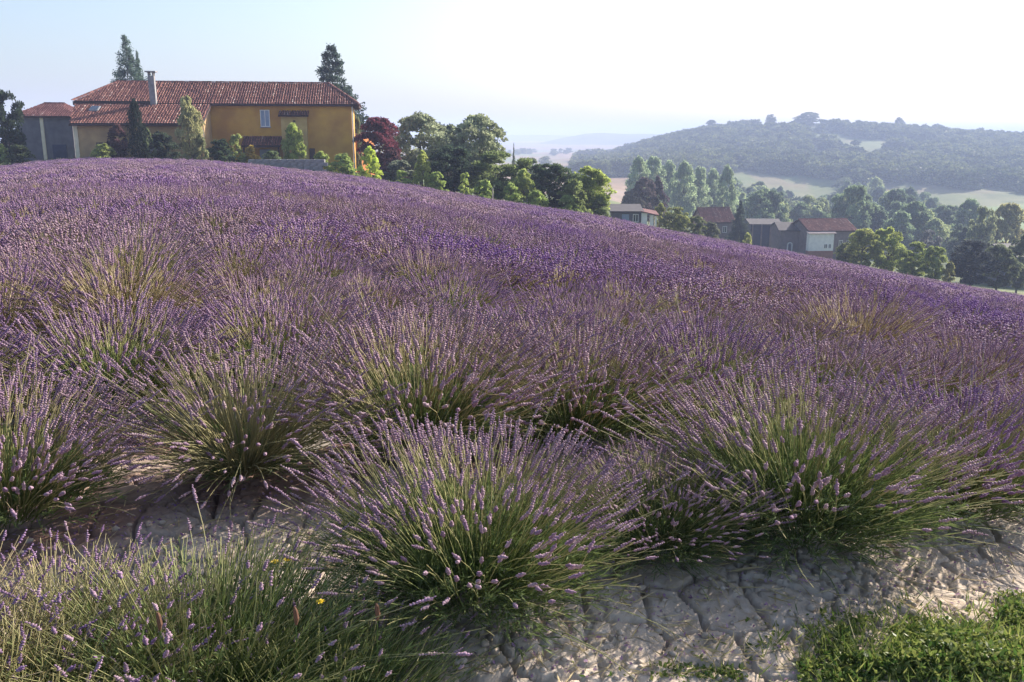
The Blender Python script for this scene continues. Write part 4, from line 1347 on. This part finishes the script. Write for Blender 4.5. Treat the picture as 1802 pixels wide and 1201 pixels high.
def weed_patch(name, spots, n, seed, lmin, lmax):
    g = np.random.default_rng(seed)
    P_, D_, L_, W_ = [], [], [], []
    for i in range(n):
        cx, cy, sx, sy, hgt = spots[g.integers(len(spots))]
        px, py = g.normal(cx, sx), g.normal(cy, sy)
        x, y = unproject(px, py)
        if not (PATCH[0] < x < PATCH[1] and PATCH[2] + .1 < y < 6):
            continue
        if vnoise(np.array([x * 11]), np.array([y * 11]), 6)[0] < .22 + .28 * g.uniform():
            continue
        z = soil_z(x, y)
        fall = math.exp(-.5 * (((px - cx) / sx) ** 2 + ((py - cy) / sy) ** 2) * .8)
        up = g.uniform(0, 1) * hgt * fall
        P_.append((x, y, z + up)); tilt = .9
        D_.append((g.normal(0, tilt), g.normal(0, tilt), g.uniform(.1, 1.0))); L_.append(g.uniform(lmin, lmax)); W_.append(g.uniform(.35, .6) * L_[-1])
    V, Fa = leaf_quads(g, np.array(P_), unit(np.array(D_)), np.array(L_), np.array(W_))
    link(name, np_mesh(name, V, Fa, M_WEED, {"rnd": np.repeat(g.uniform(0, 1, len(P_)) ** 1.3, 4)}), kind="stuff")
weed_patch("green_weeds", [(1660, 1152, 75, 24, .07), (1700, 1175, 90, 20, .075), (1610, 1175, 80, 18, .05), (1785, 1085, 32, 16, .05), (1500, 1172, 110, 20, .02), (1560, 1120, 90, 18, .02), (1380, 1186, 110, 10, .012), (1660, 1150, 130, 30, .03)], 19000, 31, .007, .028)

def litter_and_shade(name, n, seed, mat, lmin, lmax, wr, flat, region):
    """Dry bits lying on, or blades standing in, the soil."""
    g = np.random.default_rng(seed)
    P_, D_, L_, W_ = [], [], [], []
    while len(P_) < n:
        px, py = (g.normal(region[4], region[5]), g.normal(region[6], region[7])) if len(region) > 4 else (g.uniform(region[0], region[1]), g.uniform(region[2], region[3]))
        x, y = unproject(px, py)
        if not (PATCH[0] + .2 < x < PATCH[1] - .2 and PATCH[2] + .2 < y < 7):
            n -= 1
            continue
        P_.append((x, y, soil_z(x, y) + .003)); D_.append((g.normal(0, 1), g.normal(0, 1), flat * g.uniform(.3, 1.5)))
        L_.append(g.uniform(lmin, lmax)); W_.append(L_[-1] * wr)
    V, Fa = leaf_quads(g, np.array(P_), unit(np.array(D_)), np.array(L_), np.array(W_))
    link(name, np_mesh(name, V, Fa, mat, {"rnd": np.repeat(g.uniform(0, 1, len(P_)), 4), "t": np.full(len(V), .9)}), kind="stuff")
litter_and_shade("straw_litter", 2600, 51, M_STEM, .03, .13, .05, .12, (0, 1802, 880, 1200))
litter_and_shade("fallen_petals", 3200, 52, M_SPIKE, .006, .020, .6, .3, (0, 1802, 840, 1200))
litter_and_shade("fallen_petals", 900, 54, M_SPIKE, .007, .022, .6, .3, (0, 720, 840, 1060))
litter_and_shade("grass_blades", 3000, 53, M_WEED, .02, .075, .08, 1.4, (0, 0, 0, 0, 1640, 125, 1150, 34))

def clods():
    import bmesh
    g = np.random.default_rng(41)
    bm = bmesh.new(); bmesh.ops.create_icosphere(bm, subdivisions=1, radius=1)
    bv = np.array([v.co[:] for v in bm.verts]); bf = np.array([[v.index for v in f.verts] for f in bm.faces]); bm.free()
    V, Fa = [], []
    for i in range(900):
        px, py = g.uniform(0, 1802), g.uniform(920, 1200)
        x, y = unproject(px, py)
        if y > 5 or not (PATCH[0] + .3 < x < PATCH[1] - .3 and y > PATCH[2] + .3):
            continue
        s = .004 + .016 * g.uniform() ** 3
        v = bv * g.uniform(.7, 1.2, bv.shape) * s * np.array([1, 1, .7]) + np.array([x, y, soil_z(x, y) + s * .2])
        Fa.append(bf + len(V) * len(bv)); V.append(v)
    V = np.concatenate(V)
    link("soil_crumbs", np_mesh("soil_crumbs", V, np.concatenate(Fa), M_SOIL, {"litter_and_shade": np.zeros(len(V))}), kind="stuff")
clods()

M_PETAL = mat_plain("yellow_petal", (0.75, 0.55, 0.04), (0.65, 0.45, 0.03), 8, .6)
M_SEED = mat_plain("brown_seed_head", (0.16, 0.08, 0.05), (0.10, 0.05, 0.03), 8, .9)
M_WPET = mat_plain("white_wing", (0.8, 0.78, 0.7), (0.75, 0.72, 0.64), 8, .6)
def wildflower(px, py, y, hgt, label, size=.014):
    p = PX(px, py, y)
    t = thing("yellow_wildflower", label, "flower", (p.x, y, p.z - hgt))
    link("stem", MB().tube([(0, 0, 0), (.01, .005, hgt * .6), (0, 0, hgt)], [.002, .002, .0016], 4).mesh("stem", M_WEED), t)
    b = MB()
    for k_ in range(7):
        a = k_ * 2 * math.pi / 7
        c, s = math.cos(a), math.sin(a); c2, s2 = math.cos(a + .35), math.sin(a + .35); c3, s3 = math.cos(a - .35), math.sin(a - .35)
        b.face([(0, 0, hgt), (size * .7 * c3, size * .7 * s3, hgt + size * .25), (size * c, size * s, hgt + size * .2), (size * .7 * c2, size * .7 * s2, hgt + size * .25)])
    link("blossom", b.mesh("blossom", M_PETAL), t)
    link("bud", MB().tube([(0, 0, hgt - .002), (0, 0, hgt + .008)], [size * .4, size * .3], 6).mesh("bud", M_PETAL), t)
wildflower(484, 990, 2.42, .22, "upper of two close yellow wildflowers in the low green bush")
wildflower(506, 986, 2.44, .24, "second of two close yellow wildflowers above the low green bush")
wildflower(564, 1060, 2.22, .2, "lone yellow wildflower lower down in the low green bush")
wildflower(1206, 550, 7.6, .35, "single yellow bloom far out among the purple rows", .03)

def seed_head(px, py, y, label):
    p = PX(px, py, y); h_ = .16
    t = thing("seed_head", label, "seed head", (p.x, y, p.z - h_))
    link("stem", MB().tube([(0, 0, 0), (.006, 0, h_)], [.0022, .0018], 4).mesh("stem", M_STEM), t)
    link("head", MB().tube([(.006, 0, h_), (.008, 0, h_ + .018), (.006, 0, h_ + .04), (.004, 0, h_ + .05)], [.003, .007, .006, .002], 7).mesh("head", M_SEED), t)
seed_head(517, 1100, 2.02, "dried brown seed head among the green stalks below the yellow wildflower")
seed_head(660, 1092, 2.12, "dried reddish seed head between the two green bushes by the path")
seed_head(277, 1110, 1.98, "dried dark seed head at the edge of the yellowish bush")

def butterfly(px, py, y):
    p = PX(px, py, y)
    t = thing("butterfly", "white butterfly resting on the lavender tops in mid field", "butterfly", p, .6)
    for s in (-1, 1):
        link("wing", MB().face([(0, 0, 0), (s * .03, .022, .016), (s * .034, -.006, .018), (s * .02, -.024, .012)]).mesh("wing", M_WPET), t)
    link("body", MB().tube([(0, -.018, 0), (0, 0, .001), (0, .018, 0)], [.002, .004, .002], 5).mesh("body", M_SEED), t)
butterfly(1093, 580, 6.6)
